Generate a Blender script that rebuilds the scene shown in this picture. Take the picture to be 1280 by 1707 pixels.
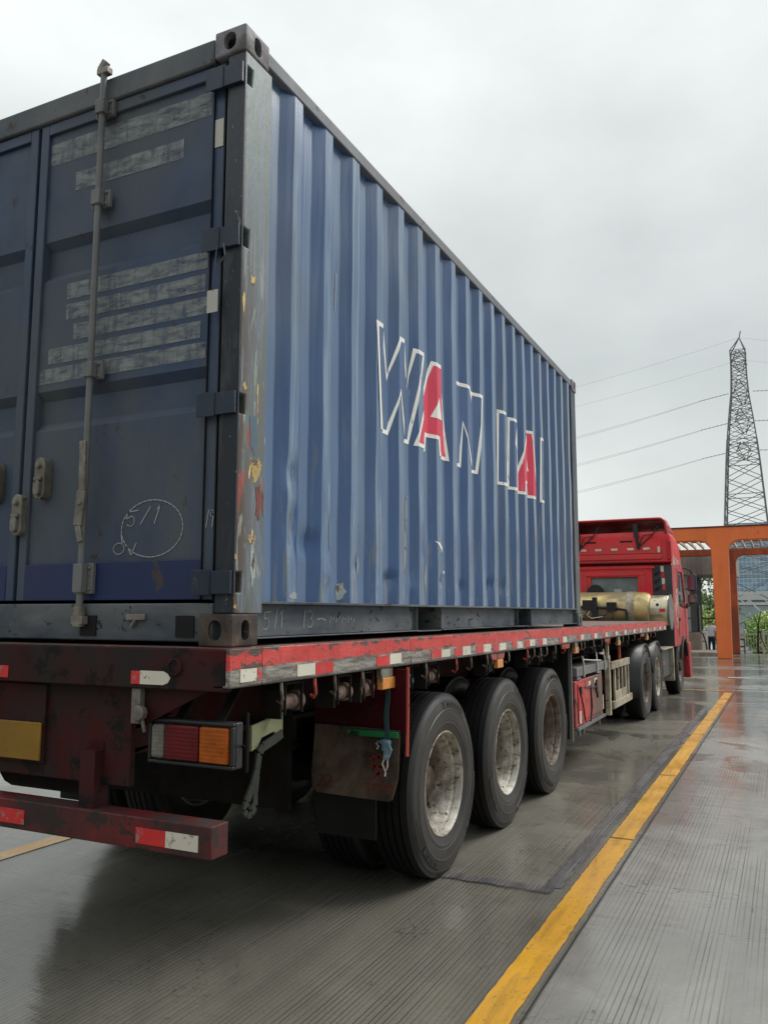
import bpy, bmesh, math, random
from mathutils import Vector, Matrix
R = math.radians
rnd = random.Random(7)
for o in list(bpy.data.objects): bpy.data.objects.remove(o)
scene = bpy.context.scene
COL = scene.collection

# ------------------------------------------------------------ camera
cam_d = bpy.data.cameras.new("Camera"); cam = bpy.data.objects.new("Camera", cam_d); COL.objects.link(cam)
yaw, pitch, roll = R(25.94), R(7.028), R(0.086)
fw = Vector((-math.sin(yaw)*math.cos(pitch), math.cos(yaw)*math.cos(pitch), math.sin(pitch)))
rt = Vector((math.cos(yaw), math.sin(yaw), 0)); up = rt.cross(fw)
rt2 = rt*math.cos(roll) + up*math.sin(roll); up2 = up*math.cos(roll) - rt*math.sin(roll)
m = Matrix((rt2, up2, -fw)).transposed().to_4x4(); m.translation = (1.918, -2.606, 1.56)
cam.matrix_world = m
cam_d.sensor_fit = 'VERTICAL'; cam_d.sensor_height = 24.0; cam_d.lens = 24.0*1366.5/1707.0
cam_d.clip_start = 0.05; cam_d.clip_end = 3000
scene.camera = cam

# ------------------------------------------------------------ world, sun, exposure
SUN_EL, SUN_AZ = R(48), R(42)            # azimuth from +Y towards +X
world = bpy.data.worlds.new("World"); scene.world = world; world.use_nodes = True
wt = world.node_tree; wt.nodes.clear()
def wn(t, **k):
    n = wt.nodes.new(t)
    for a, b in k.items(): setattr(n, a, b)
    return n
sky = wn('ShaderNodeTexSky', sky_type='NISHITA', sun_disc=False, sun_elevation=SUN_EL, sun_rotation=SUN_AZ)
tc = wn('ShaderNodeTexCoord')
sep = wn('ShaderNodeSeparateXYZ'); wt.links.new(tc.outputs['Generated'], sep.inputs[0])
def wmath(op, a, b=None, clamp=False):
    n = wn('ShaderNodeMath', operation=op, use_clamp=clamp)
    for i, s in enumerate((a, b)):
        if s is None: continue
        if isinstance(s, (int, float)): n.inputs[i].default_value = s
        else: wt.links.new(s, n.inputs[i])
    return n.outputs[0]
# overcast: bright veil low ahead and high to the left, a greyer belt to the right, dull behind
ramp = wn('ShaderNodeValToRGB'); wt.links.new(wmath('MAXIMUM', sep.outputs['Z'], 0.0), ramp.inputs[0])
er = ramp.color_ramp; er.elements[0].position = 0.0; er.elements[0].color = (5.9, 6.2, 5.95, 1)
er.elements[1].position = 0.16; er.elements[1].color = (5.2, 5.5, 5.3, 1)
for p, c in ((0.28, (4.25, 4.5, 4.4)), (0.42, (4.9, 5.15, 5.05)), (0.58, (6.2, 6.5, 6.4)), (1.0, (6.7, 7.0, 6.9))):
    e = er.elements.new(p); e.color = (*c, 1)
mp = wn('ShaderNodeMapping'); mp.inputs['Scale'].default_value = (1.3, 1.3, 2.2); wt.links.new(tc.outputs['Generated'], mp.inputs[0])
nz = wn('ShaderNodeTexNoise'); nz.inputs['Scale'].default_value = 2.1; nz.inputs['Detail'].default_value = 6; nz.inputs['Roughness'].default_value = 0.52
wt.links.new(mp.outputs[0], nz.inputs['Vector'])
cl = wn('ShaderNodeMapRange'); cl.inputs[1].default_value = 0.3; cl.inputs[2].default_value = 0.72; cl.inputs[3].default_value = 0.80; cl.inputs[4].default_value = 1.06
wt.links.new(nz.outputs[0], cl.inputs[0])
side = wmath('ADD', wmath('MULTIPLY', sep.outputs['X'], -0.10), 1.0)       # brighter to the left
back = wn('ShaderNodeMapRange'); back.inputs[1].default_value = -0.55; back.inputs[2].default_value = 0.18; back.inputs[3].default_value = 0.40; back.inputs[4].default_value = 1.0
wt.links.new(sep.outputs['Y'], back.inputs[0])
lowz = wn('ShaderNodeMapRange'); lowz.inputs[1].default_value = 0.12; lowz.inputs[2].default_value = 0.50; lowz.inputs[3].default_value = 1.0; lowz.inputs[4].default_value = 0.0
wt.links.new(sep.outputs['Z'], lowz.inputs[0])
bk = wmath('SUBTRACT', 1.0, wmath('MULTIPLY', lowz.outputs[0], wmath('SUBTRACT', 1.0, back.outputs[0])))   # dull only low down, behind
gain = wmath('MULTIPLY', wmath('MULTIPLY', cl.outputs[0], side), bk)
vm = wn('ShaderNodeVectorMath', operation='SCALE'); wt.links.new(ramp.outputs[0], vm.inputs[0]); wt.links.new(gain, vm.inputs['Scale'])
mx = wn('ShaderNodeMix', data_type='RGBA'); mx.inputs[0].default_value = 0.94
wt.links.new(sky.outputs[0], mx.inputs[6]); wt.links.new(vm.outputs[0], mx.inputs[7])
bg = wn('ShaderNodeBackground'); bg.inputs[1].default_value = 0.1; wt.links.new(mx.outputs[2], bg.inputs[0])
wo = wn('ShaderNodeOutputWorld'); wt.links.new(bg.outputs[0], wo.inputs[0])
sun_d = bpy.data.lights.new("Sun", 'SUN'); sun_d.energy = 1.5; sun_d.angle = R(30); sun_d.color = (1, 0.97, 0.92)
sun = bpy.data.objects.new("Sun", sun_d); COL.objects.link(sun)
sdir = Vector((math.sin(SUN_AZ)*math.cos(SUN_EL), math.cos(SUN_AZ)*math.cos(SUN_EL), math.sin(SUN_EL)))
sun.rotation_euler = (-sdir).to_track_quat('-Z', 'Y').to_euler(); sun.location = (30, 20, 40)
vs = scene.view_settings; vs.view_transform = 'Standard'; vs.look = 'None'; vs.exposure = 0.64; vs.gamma = 1; vs.use_curve_mapping = False
scene.cycles.max_bounces = 8; scene.cycles.caustics_reflective = False; scene.cycles.caustics_refractive = False
scene.cycles.use_denoising = True

# ------------------------------------------------------------ material helper
class NT:
    """small wrapper to build a Principled material out of layered masks"""
    def __init__(s, name):
        s.m = bpy.data.materials.new(name); s.m.use_nodes = True; s.t = s.m.node_tree; s.t.nodes.clear()
        s.out = s.n('ShaderNodeOutputMaterial'); s.b = s.n('ShaderNodeBsdfPrincipled'); s.l(s.b.outputs[0], s.out.inputs[0])
        s.tc = s.n('ShaderNodeTexCoord').outputs['Object']
    def n(s, t, **k):
        x = s.t.nodes.new(t)
        for a, b in k.items(): setattr(x, a, b)
        return x
    def l(s, a, b): s.t.links.new(a, b)
    def put(s, sock, v):
        if hasattr(v, 'is_output'): s.l(v, sock)
        elif isinstance(v, (tuple, list)) and len(v) == 3 and sock.type == 'RGBA': sock.default_value = (*v, 1)
        else: sock.default_value = v
    def math(s, op, a, b=0.0, clamp=False):
        x = s.n('ShaderNodeMath', operation=op, use_clamp=clamp); s.put(x.inputs[0], a); s.put(x.inputs[1], b); return x.outputs[0]
    def noise(s, scale=(1, 1, 1), detail=4, rough=.55, lo=.4, hi=.6, dist=0., off=(0, 0, 0)):
        mp = s.n('ShaderNodeMapping'); mp.inputs['Scale'].default_value = scale; mp.inputs['Location'].default_value = off; s.l(s.tc, mp.inputs[0])
        x = s.n('ShaderNodeTexNoise'); x.inputs['Scale'].default_value = 1; x.inputs['Detail'].default_value = detail
        x.inputs['Roughness'].default_value = rough; x.inputs['Distortion'].default_value = dist; s.l(mp.outputs[0], x.inputs['Vector'])
        if lo is None: return x.outputs[0]
        return s.rng(x.outputs[0], lo, hi)
    def rng(s, v, lo, hi, a=0., b=1.):
        r = s.n('ShaderNodeMapRange'); s.put(r.inputs[0], v); r.inputs[1].default_value = lo; r.inputs[2].default_value = hi
        r.inputs[3].default_value = a; r.inputs[4].default_value = b; return r.outputs[0]
    def xyz(s):
        x = s.n('ShaderNodeSeparateXYZ'); s.l(s.tc, x.inputs[0]); return x.outputs
    def mix(s, f, a, b):
        x = s.n('ShaderNodeMix', data_type='RGBA'); s.put(x.inputs[0], f); s.put(x.inputs[6], a); s.put(x.inputs[7], b); return x.outputs[2]
    def mixf(s, f, a, b):
        x = s.n('ShaderNodeMix', data_type='FLOAT'); s.put(x.inputs[0], f); s.put(x.inputs[2], a); s.put(x.inputs[3], b); return x.outputs[0]
    def bump(s, h, strength=.3, dist=.01, prev=None):
        x = s.n('ShaderNodeBump'); x.inputs['Strength'].default_value = strength; x.inputs['Distance'].default_value = dist; s.l(h, x.inputs['Height'])
        if prev: s.l(prev, x.inputs['Normal'])
        return x.outputs[0]
    def done(s, col, rough=.5, metal=0., normal=None, alpha=None, spec=None, trans=None):
        s.put(s.b.inputs['Base Color'], col); s.put(s.b.inputs['Roughness'], rough); s.put(s.b.inputs['Metallic'], metal)
        if normal: s.l(normal, s.b.inputs['Normal'])
        if alpha is not None: s.put(s.b.inputs['Alpha'], alpha)
        if spec is not None: s.put(s.b.inputs['Specular IOR Level'], spec)
        if trans is not None: s.put(s.b.inputs['Transmission Weight'], trans)
        return s.m

def worn(name, base, rough=.45, var=.25, chips=None, chip_amt=.0, chip_scale=(9, 9, 9), dirt=None, dirt_amt=0., dirt_scale=(1.2, 1.2, .5), metal=0., bump=.12, bscale=40, off=0., spec=.38):
    """painted or bare surface with tone variation, patches of dirt and chipped spots"""
    t = NT(name); c = base
    v = t.noise((2.3, 2.3, 2.3), 5, .6, .3, .7, off=(off, 0, 0))
    c = t.mix(v, tuple(x*(1-var) for x in base), tuple(min(1, x*(1+var)) for x in base))
    r = t.mixf(t.noise((5, 5, 5), 4, .6, .3, .7), max(.02, rough-.12), min(1, rough+.14))
    if dirt:
        d = t.noise(dirt_scale, 6, .65, .62-dirt_amt, .78-dirt_amt*.7, .4, off=(3+off, 1, 2)); c = t.mix(d, c, dirt); r = t.mixf(d, r, .75)
    nrm = None
    if chips:
        k = t.noise(chip_scale, 7, .68, .66-chip_amt, .69-chip_amt, .3, off=(7+off, 5, 1)); c = t.mix(k, c, chips); r = t.mixf(k, r, .8)
    if bump:
        nrm = t.bump(t.noise((bscale, bscale, bscale), 4, .6, None), bump, .004)
    return t.done(c, r, metal, nrm, spec=spec)

# ------------------------------------------------------------ mesh helper
def org(p):
    v = Vector((0, 0, 0))
    while p: v += p.location; p = p.parent
    return v
class MB:
    def __init__(s): s.v = []; s.f = []; s.mi = []
    def add(s, vs, fs, mi=0):
        k = len(s.v); s.v += [tuple(x) for x in vs]; s.f += [tuple(i+k for i in f) for f in fs]; s.mi += [mi]*len(fs); return s
    def box(s, x0, x1, y0, y1, z0, z1, mi=0):
        if x0 > x1: x0, x1 = x1, x0
        if y0 > y1: y0, y1 = y1, y0
        if z0 > z1: z0, z1 = z1, z0
        return s.add([(x0,y0,z0),(x1,y0,z0),(x1,y1,z0),(x0,y1,z0),(x0,y0,z1),(x1,y0,z1),(x1,y1,z1),(x0,y1,z1)],
                     [(0,3,2,1),(4,5,6,7),(0,1,5,4),(1,2,6,5),(2,3,7,6),(3,0,4,7)], mi)
    def bar(s, p, q, w, h=None, mi=0, hint=(0, 0, 1)):
        h = h or w; p, q = Vector(p), Vector(q); d = (q-p).normalized(); u = Vector(hint)
        if abs(d.dot(u)) > .97: u = Vector((1, 0, 0))
        a = d.cross(u).normalized(); b = a.cross(d)
        vs = [e + a*sx*w/2 + b*sy*h/2 for e in (p, q) for sx, sy in ((-1,-1),(1,-1),(1,1),(-1,1))]
        return s.add(vs, [(0,3,2,1),(4,5,6,7),(0,1,5,4),(1,2,6,5),(2,3,7,6),(3,0,4,7)], mi)
    def tube(s, pts, r, n=8, mi=0, cap=True):
        pts = [Vector(p) for p in pts]; rs = r if isinstance(r, (list, tuple)) else [r]*len(pts); k0 = len(s.v); a = None
        for i, p in enumerate(pts):
            d = (pts[min(i+1, len(pts)-1)] - pts[max(i-1, 0)]).normalized()
            if a is None:
                u = Vector((0, 0, 1)) if abs(d.z) < .9 else Vector((1, 0, 0)); a = d.cross(u).normalized()
            a = (a - d*a.dot(d)).normalized(); b = d.cross(a)
            for j in range(n):
                t = 2*math.pi*j/n; s.v.append(tuple(p + (a*math.cos(t) + b*math.sin(t))*rs[i]))
        for i in range(len(pts)-1):
            for j in range(n):
                s.f.append((k0+i*n+j, k0+i*n+(j+1)%n, k0+(i+1)*n+(j+1)%n, k0+(i+1)*n+j)); s.mi.append(mi)
        if cap:
            s.f.append(tuple(k0+j for j in reversed(range(n)))); s.mi.append(mi)
            s.f.append(tuple(k0+(len(pts)-1)*n+j for j in range(n))); s.mi.append(mi)
        return s
    def lathe(s, prof, c, axis='x', n=48, mi=0):
        """prof: list of (radius, offset along the axis)"""
        k0 = len(s.v); c = Vector(c)
        for r, a in prof:
            for j in range(n):
                t = 2*math.pi*j/n; u, w = r*math.cos(t), r*math.sin(t)
                s.v.append(tuple(c + Vector((a, u, w) if axis == 'x' else (u, a, w) if axis == 'y' else (u, w, a))))
        for i in range(len(prof)-1):
            for j in range(n):
                s.f.append((k0+i*n+j, k0+i*n+(j+1)%n, k0+(i+1)*n+(j+1)%n, k0+(i+1)*n+j)); s.mi.append(mi)
        return s
    def prism(s, poly, axis, lo, hi, mi=0):
        """poly in the two other axes (x: (y,z), y: (x,z), z: (x,y))"""
        def P(a, u, w): return (a, u, w) if axis == 'x' else (u, a, w) if axis == 'y' else (u, w, a)
        n = len(poly); vs = [P(lo, *p) for p in poly] + [P(hi, *p) for p in poly]
        return s.add(vs, [tuple(range(n)), tuple(range(2*n-1, n-1, -1))] + [(i, (i+1) % n, n+(i+1) % n, n+i) for i in range(n)], mi)
    def mesh(s, name, off=Vector((0, 0, 0)), fix=True):
        me = bpy.data.meshes.new(name); me.from_pydata([tuple(Vector(v)-off) for v in s.v], [], s.f)
        me.polygons.foreach_set('material_index', s.mi); me.update()
        if fix:
            b = bmesh.new(); b.from_mesh(me); bmesh.ops.recalc_face_normals(b, faces=b.faces); b.to_mesh(me); b.free()
        return me
    def islands(s, gap=.006):
        par = list(range(len(s.v)))
        def find(a):
            while par[a] != a: par[a] = par[par[a]]; a = par[a]
            return a
        for f in s.f:
            for i in f[1:]: par[find(i)] = find(f[0])
        isl = {}
        for k, f in enumerate(s.f): isl.setdefault(find(f[0]), []).append(k)
        gs = []
        for fs in isl.values():
            ids = {i for k in fs for i in s.f[k]}; lo = [min(s.v[i][a] for i in ids)-gap for a in range(3)]; hi = [max(s.v[i][a] for i in ids)+gap for a in range(3)]
            g = [lo, hi, list(fs)]; rest = []
            for h in gs:
                if all(g[0][a] <= h[1][a] and h[0][a] <= g[1][a] for a in range(3)):
                    g = [[min(g[0][a], h[0][a]) for a in range(3)], [max(g[1][a], h[1][a]) for a in range(3)], g[2]+h[2]]
                else: rest.append(h)
            gs = rest+[g]
        out = []
        for lo, hi, fs in gs:
            m_ = MB(); ids = sorted({i for k in fs for i in s.f[k]}); mp_ = {i: n for n, i in enumerate(ids)}
            m_.v = [s.v[i] for i in ids]; m_.f = [tuple(mp_[i] for i in s.f[k]) for k in fs]; m_.mi = [s.mi[k] for k in fs]; out.append(m_)
        return out
    def build(s, name, mats, parent=None, bevel=0., smooth=35, local=False, seg=2, split=False):
        if split:
            return [m_.build(name, mats, parent, bevel, smooth, local, seg) for m_ in s.islands()]
        me = s.mesh(name, Vector((0, 0, 0)) if local else org(parent))
        return link_mesh(name, me, mats, parent, bevel, smooth, seg)
def link_mesh(name, me, mats, parent=None, bevel=0., smooth=35, seg=2):
    for mm in (mats if isinstance(mats, (list, tuple)) else [mats]): me.materials.append(mm)
    if smooth:
        me.polygons.foreach_set('use_smooth', [True]*len(me.polygons)); me.set_sharp_from_angle(angle=R(smooth))
    o = bpy.data.objects.new(name, me); COL.objects.link(o); o.parent = parent
    if bevel:
        b = o.modifiers.new('bevel', 'BEVEL'); b.width = bevel; b.segments = seg; b.limit_method = 'ANGLE'; b.angle_limit = R(40)
        b.harden_normals = False
    return o
def evaluated(o):
    """mesh of o with its modifiers applied; o itself is removed"""
    dg = bpy.context.evaluated_depsgraph_get(); dg.update()
    me = bpy.data.meshes.new_from_object(o.evaluated_get(dg)); bpy.data.objects.remove(o); return me
def cut(name, body, cutters, mats, parent, bevel=0., smooth=35, prebevel=0.):
    off = org(parent); a = bpy.data.objects.new('tmp', body.mesh('tmp', off)); COL.objects.link(a); tmp = []
    if prebevel:
        b = a.modifiers.new('b', 'BEVEL'); b.width = prebevel; b.segments = 3; b.limit_method = 'ANGLE'
    for c in cutters:
        k = bpy.data.objects.new('tmpc', c.mesh('tmpc', off)); COL.objects.link(k); tmp.append(k)
        md = a.modifiers.new('c', 'BOOLEAN'); md.operation = 'DIFFERENCE'; md.solver = 'EXACT'; md.object = k
    me = evaluated(a)
    for k in tmp: bpy.data.objects.remove(k)
    me.materials.clear()
    return link_mesh(name, me, mats, parent, bevel, smooth)
def tag(o, label, cat=None, group=None, kind=None):
    if label: o['label'] = label
    if cat: o['category'] = cat
    if group: o['group'] = group
    if kind: o['kind'] = kind
    return o
def empty(name, loc, label, cat, group=None):
    o = bpy.data.objects.new(name, None); COL.objects.link(o); o.location = loc; o.empty_display_size = .2; return tag(o, label, cat, group)
def kids(o): return [c for c in bpy.data.objects if c.parent == o]
def copy_tree(o, parent=None):
    c = o.copy(); COL.objects.link(c); c.parent = parent
    for ch in kids(o): copy_tree(ch, c)
    return c
def struct(o): o['kind'] = 'structure'; return o
def stadium(cy, cz, w, h, n=10):
    """upright oval outline centred at (cy, cz)"""
    r = w/2; k = h/2-r; pts = []
    for i in range(n+1):
        t = math.pi*i/n; pts.append((cy+r*math.cos(t), cz+k+r*math.sin(t)))
    for i in range(n+1):
        t = math.pi+math.pi*i/n; pts.append((cy+r*math.cos(t), cz-k+r*math.sin(t)))
    return pts
def ribbon(mb, pts, w, axis, level, th=.0012):
    """flat stroke along a 2D polyline, as a thin slab lying on the plane axis=level"""
    for (a, b), (c, d) in zip(pts[:-1], pts[1:]):
        L = math.hypot(c-a, d-b) or 1e-6; nx, ny = -(d-b)/L*w/2, (c-a)/L*w/2; ex, ey = (c-a)/L*w*.3, (d-b)/L*w*.3
        q = [(a+nx-ex, b+ny-ey), (a-nx-ex, b-ny-ey), (c-nx+ex, d-ny+ey), (c+nx+ex, d+ny+ey)]
        mb.prism(q, axis, level, level+th)
def arc(cx, cz, rx, rz, a0, a1, n=12):
    return [(cx+rx*math.cos(R(a0+(a1-a0)*i/n)), cz+rz*math.sin(R(a0+(a1-a0)*i/n))) for i in range(n+1)]

# ------------------------------------------------------------ materials
def ground_material():
    t = NT('wet_concrete'); X, Y, Z = t.xyz()
    big = t.noise((.42, .25, 1), 5, .6, .32, .68); mid = t.noise((2.2, 1.0, 1), 6, .66, .32, .70, .8); fine = t.noise((60, 60, 60), 4, .65, .3, .7); grit = t.noise((160, 160, 160), 3, .7, .60, .72)
    right = t.rng(X, .915, .925)
    c = t.mix(big, (.155, .146, .118), (.285, .268, .222)); c = t.mix(right, c, t.mix(big, (.275, .272, .255), (.37, .365, .345)))
    c = t.mix(t.math('MULTIPLY', t.math('SUBTRACT', 1.0, mid), .38), c, (.085, .080, .066))
    c = t.mix(t.math('MULTIPLY', fine, .22), c, (.42, .40, .35)); c = t.mix(t.math('MULTIPLY', grit, .4), c, (.05, .047, .04))
    oil = t.noise((1.0, .5, 1), 6, .62, .56, .72, .9, (4, 2, 0)); c = t.mix(t.math('MULTIPLY', oil, .55), c, (.055, .05, .042))
    tyre = t.noise((3.2, .10, 1), 4, .55, .55, .72, .2, (6, 0, 0)); c = t.mix(t.math('MULTIPLY', tyre, .35), c, (.07, .066, .058))
    crack = t.math('LESS_THAN', t.math('ABSOLUTE', t.math('SUBTRACT', t.noise((.55, .8, 1), 6, .62, None, 0, 1.1, (3, 7, 0)), .5)), .0016); c = t.mix(t.math('MULTIPLY', crack, .6), c, (.05, .047, .04))
    # broom grooves along the lanes: every line has its own depth and comes and goes
    ph = t.math('MULTIPLY', X, 1/.0255); idx = t.math('FLOOR', ph); wn_ = t.n('ShaderNodeTexWhiteNoise', noise_dimensions='1D'); t.l(idx, wn_.inputs['W']); own = wn_.outputs['Value']
    off = t.math('ADD', .5, t.math('MULTIPLY', t.math('SUBTRACT', own, .5), .35))
    g = t.math('LESS_THAN', t.math('ABSOLUTE', t.math('SUBTRACT', t.math('FRACT', ph), off)), .12)
    cv = t.n('ShaderNodeCombineXYZ'); t.l(t.math('MULTIPLY', own, 40.0), cv.inputs[0]); t.l(t.math('MULTIPLY', Y, .55), cv.inputs[1])
    ln = t.n('ShaderNodeTexNoise'); ln.inputs['Scale'].default_value = 1; ln.inputs['Detail'].default_value = 4; t.l(cv.outputs[0], ln.inputs['Vector'])
    life = t.math('MULTIPLY', t.rng(ln.outputs[0], .24, .46), t.math('ADD', .55, t.math('MULTIPLY', own, .45)))
    pn = t.noise((2.0, .28, 1), 4, .55, None, 0, .3, (1, 0, 0)); patch = t.mixf(right, t.rng(pn, .34, .46), t.math('MULTIPLY', t.rng(pn, .45, .53), .9))
    g = t.math('MULTIPLY', t.math('MULTIPLY', g, patch), life)
    c = t.mix(t.math('MULTIPLY', g, .85), c, (.035, .032, .026))
    # wetness: a damp film everywhere, standing water in places and across the far forecourt
    wet = t.noise((.55, .40, 1), 5, .58, .42, .60, .6, (9, 3, 0))
    far = t.rng(Y, 6, 17); pud = t.noise((.26, .85, 1), 5, .58, .45, .56, .9, (2, 8, 0)); pw = t.math('MULTIPLY', pud, far)
    spot = t.math('MULTIPLY', t.noise((1.3, 1.0, 1), 4, .55, .55, .60, .6, (7, 1, 0)), t.rng(Y, 2.5, 6.)); pw = t.math('MAXIMUM', pw, t.math('MULTIPLY', spot, .8))
    r = t.mixf(wet, .36, .12); r = t.mixf(pw, r, .035)
    c = t.mix(t.math('MULTIPLY', wet, .42), c, (.088, .084, .072)); c = t.mix(t.math('MULTIPLY', pw, .45), c, (.11, .11, .10))
    h = t.math('ADD', t.math('MULTIPLY', fine, .12), t.math('MULTIPLY', g, -1.0)); h = t.math('MULTIPLY', h, t.math('SUBTRACT', 1.0, pw))
    n1 = t.bump(h, .30, .004); n2 = t.bump(t.noise((.7, 4.5, 1), 5, .6, None), .22, .025, n1)
    return t.done(c, r, 0, n2, spec=.5)
def paint_line(name, base, old):
    t = NT(name); X, Y, Z = t.xyz()
    c = t.mix(t.noise((9, 2.2, 1), 6, .65, .3, .7), tuple(x*.72 for x in base), base)
    c = t.mix(t.noise((3, .55, 1), 5, .6, .42, .68, .3), c, old); c = t.mix(t.math('MULTIPLY', t.noise((16, 1.6, 1), 6, .7, .50, .68, .6, (5, 2, 0)), .55), c, tuple(x*.42 for x in old)); c = t.mix(t.noise((50, 22, 1), 5, .7, .57, .68), c, (.20, .16, .08))
    c = t.mix(t.noise((60, 60, 1), 5, .7, .70, .76), c, (.13, .12, .1))
    return t.done(c, t.mixf(t.noise((3, 2, 1), 4, .6, .4, .6), .22, .48), 0, t.bump(t.noise((80, 80, 80), 3, .6, None), .2, .003))
def container_blue(name, base, scuff_sheen, amt=.5, rust=.5):
    t = NT(name); X, Y, Z = t.xyz()
    c = t.mix(t.noise((1.6, 1.6, .6), 5, .6, .3, .7), tuple(x*.8 for x in base), tuple(x*1.2 for x in base))
    c = t.mix(t.math('MULTIPLY', t.noise((7, 7, .8), 5, .6, .48, .78, .3), .28), c, (.10, .18, .34))
    at_ = t.n('ShaderNodeAttribute', attribute_name='proud'); pf = at_.outputs['Fac']; inn = t.rng(pf, .06, .02); out = t.rng(pf, .95, .99)                                   # proud flats: rubbed, and also evenly paled to paint in sky sheen
    st = t.noise((26, 26, .9), 6, .68, .66-amt*.22, .80-amt*.2, .4, (2, 2, 2)); s1 = t.math('MULTIPLY', t.math('ADD', .26, t.math('MULTIPLY', st, .42)), out)
    c = t.mix(s1, c, scuff_sheen)
    c = t.mix(t.math('MULTIPLY', inn, .22), c, scuff_sheen)  # recessed flats paled too, sky sheen put into the colour
    scr = t.noise((55, 55, 4), 6, .72, .58, .63, 1.6, (0, 5, 1)); low = t.rng(t.math('ADD', Z, t.noise((1.5, 1.5, 0), 3, .5, None)), 1.9, .7)
    c = t.mix(t.math('MULTIPLY', t.math('MULTIPLY', scr, out), t.math('MULTIPLY', low, .75)), c, (.50, .55, .52))
    gr = t.noise((11, 11, 1.6), 6, .7, .56, .62, .8, (1, 9, 6)); c = t.mix(t.math('MULTIPLY', t.math('MULTIPLY', gr, low), .6), c, (.17, .17, .13))
    rs = t.noise((5, 5, 1.2), 7, .7, .72-.04*rust, .75-.04*rust, .5, (8, 1, 4)); c = t.mix(t.math('MULTIPLY', rs, .85), c, (.10, .065, .045))
    stain = t.noise((1.3, 1.3, .35), 4, .55, .56, .72, .4, (5, 9, 2)); c = t.mix(t.math('MULTIPLY', stain, .35), c, (.14, .15, .14))
    r = t.mixf(st, .30, .55); r = t.mixf(rs, r, .8)
    t.b.inputs['Coat Weight'].default_value = .35; t.b.inputs['Coat Roughness'].default_value = .16
    return t.done(c, r, 0, t.bump(t.noise((14, 14, 3), 5, .6, None), .12, .01), spec=.6)
def post_material():
    t = NT('scraped_post_paint'); X, Y, Z = t.xyz()
    v = lambda sc, lo, hi, o: t.noise(sc, 6, .66, lo, hi, .7, o)
    c = t.mix(v((3, 6, .8), .3, .7, (0, 0, 0)), (.13, .165, .215), (.185, .22, .255))
    c = t.mix(v((5, 13, .9), .46, .56, (3, 1, 0)), c, (.13, .18, .175))
    hi = t.rng(t.math('ADD', Z, t.noise((2, 5, .9), 3, .5, None)), 2.6, 1.7)       # the lower half is scraped most
    near = t.rng(t.math('ADD', Y, t.math('MULTIPLY', t.noise((4, 4, 1.3), 4, .6, None), .12)), -2.85, -2.97)
    br = t.math('MULTIPLY', v((9, 18, 2.2), .42, .50, (1, 4, 2)), t.math('MULTIPLY', hi, t.math('ADD', near, .35))); br = t.math('MINIMUM', br, 1.0); c = t.mix(br, c, (.10, .072, .058))
    gw = t.math('MULTIPLY', v((9, 26, 4.0), .58, .62, (9, 4, 2)), hi); c = t.mix(t.math('MULTIPLY', gw, .7), c, (.34, .37, .33))
    rd = t.math('MULTIPLY', v((4, 9, 2.6), .56, .59, (5, 2, 7)), t.math('MULTIPLY', t.rng(Z, 1.05, .9), t.rng(Z, .45, .6))); c = t.mix(t.math('MULTIPLY', rd, .8), c, (.36, .07, .05))
    c = t.mix(t.math('MULTIPLY', t.noise((7, 20, 4.0), 4, .55, .655, .67, .5, (12, 3, 5)), t.rng(Z, 1.9, 1.7)), c, (.74, .50, .15))
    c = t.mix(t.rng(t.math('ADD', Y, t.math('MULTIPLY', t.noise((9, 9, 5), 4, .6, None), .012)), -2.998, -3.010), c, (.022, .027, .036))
    sc = t.noise((50, 80, 9), 5, .7, .665, .69, 2.2, (2, 6, 1)); c = t.mix(t.math('MULTIPLY', sc, .7), c, (.55, .58, .52))
    return t.done(c, t.mixf(br, .42, .75), 0, t.bump(t.noise((30, 50, 12), 6, .65, None), .4, .006))
def deck_red():
    """side rail of the trailer: an upper red band worn to dark rust, a dirty grey band below"""
    t = NT('worn_rail_red'); X, Y, Z = t.xyz()
    zz = t.math('ADD', Z, t.math('MULTIPLY', t.math('SUBTRACT', t.noise((3, 2.5, 3), 4, .6, None), .5), .03))
    red = t.mix(t.noise((6, 3, 9), 6, .65, .3, .7), (.54, .038, .034), (.74, .085, .075))
    red = t.mix(t.math('MULTIPLY', t.noise((30, 70, 9), 5, .7, .50, .66), .55), red, (.24, .045, .04))
    edge = t.math('MULTIPLY', t.math('ABSOLUTE', t.math('SUBTRACT', Z, 1.386)), 5.0); nearend = t.rng(Y, -3.4, -6.1)
    rs = t.math('ADD', t.noise((11, 6, 16), 7, .72, None, 0, .6, (3, 3, 3)), t.math('ADD', t.math('MULTIPLY', edge, .75), t.math('MULTIPLY', nearend, .055)))
    red = t.mix(t.rng(rs, .655, .69), red, (.095, .062, .052)); red = t.mix(t.rng(rs, .75, .80), red, (.05, .038, .034))
    red = t.mix(t.math('MULTIPLY', t.noise((90, 45, 90), 4, .7, .62, .66), .7), red, (.30, .25, .23))
    gr = t.mix(t.noise((20, 7, 40), 6, .7, .42, .60, .5), (.13, .115, .10), (.36, .34, .31)); gr = t.mix(t.noise((40, 30, 40), 5, .7, .60, .66), gr, (.045, .04, .036))
    c = t.mix(t.rng(zz, 1.352, 1.346), red, gr); c = t.mix(t.rng(zz, 1.418, 1.426), c, (.075, .06, .052)); c = t.mix(t.rng(zz, 1.290, 1.284), c, (.06, .05, .045))
    return t.done(c, t.noise((8, 8, 8), 4, .6, .2, .9), 0, t.bump(t.noise((50, 30, 60), 6, .7, None), .6, .006))
M = {}
M['ground'] = ground_material()
M['yellow'] = paint_line('yellow_road_paint', (.74, .38, .03), (.58, .29, .04))
M['white_line'] = paint_line('white_road_paint', (.60, .60, .55), (.42, .42, .38))
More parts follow.
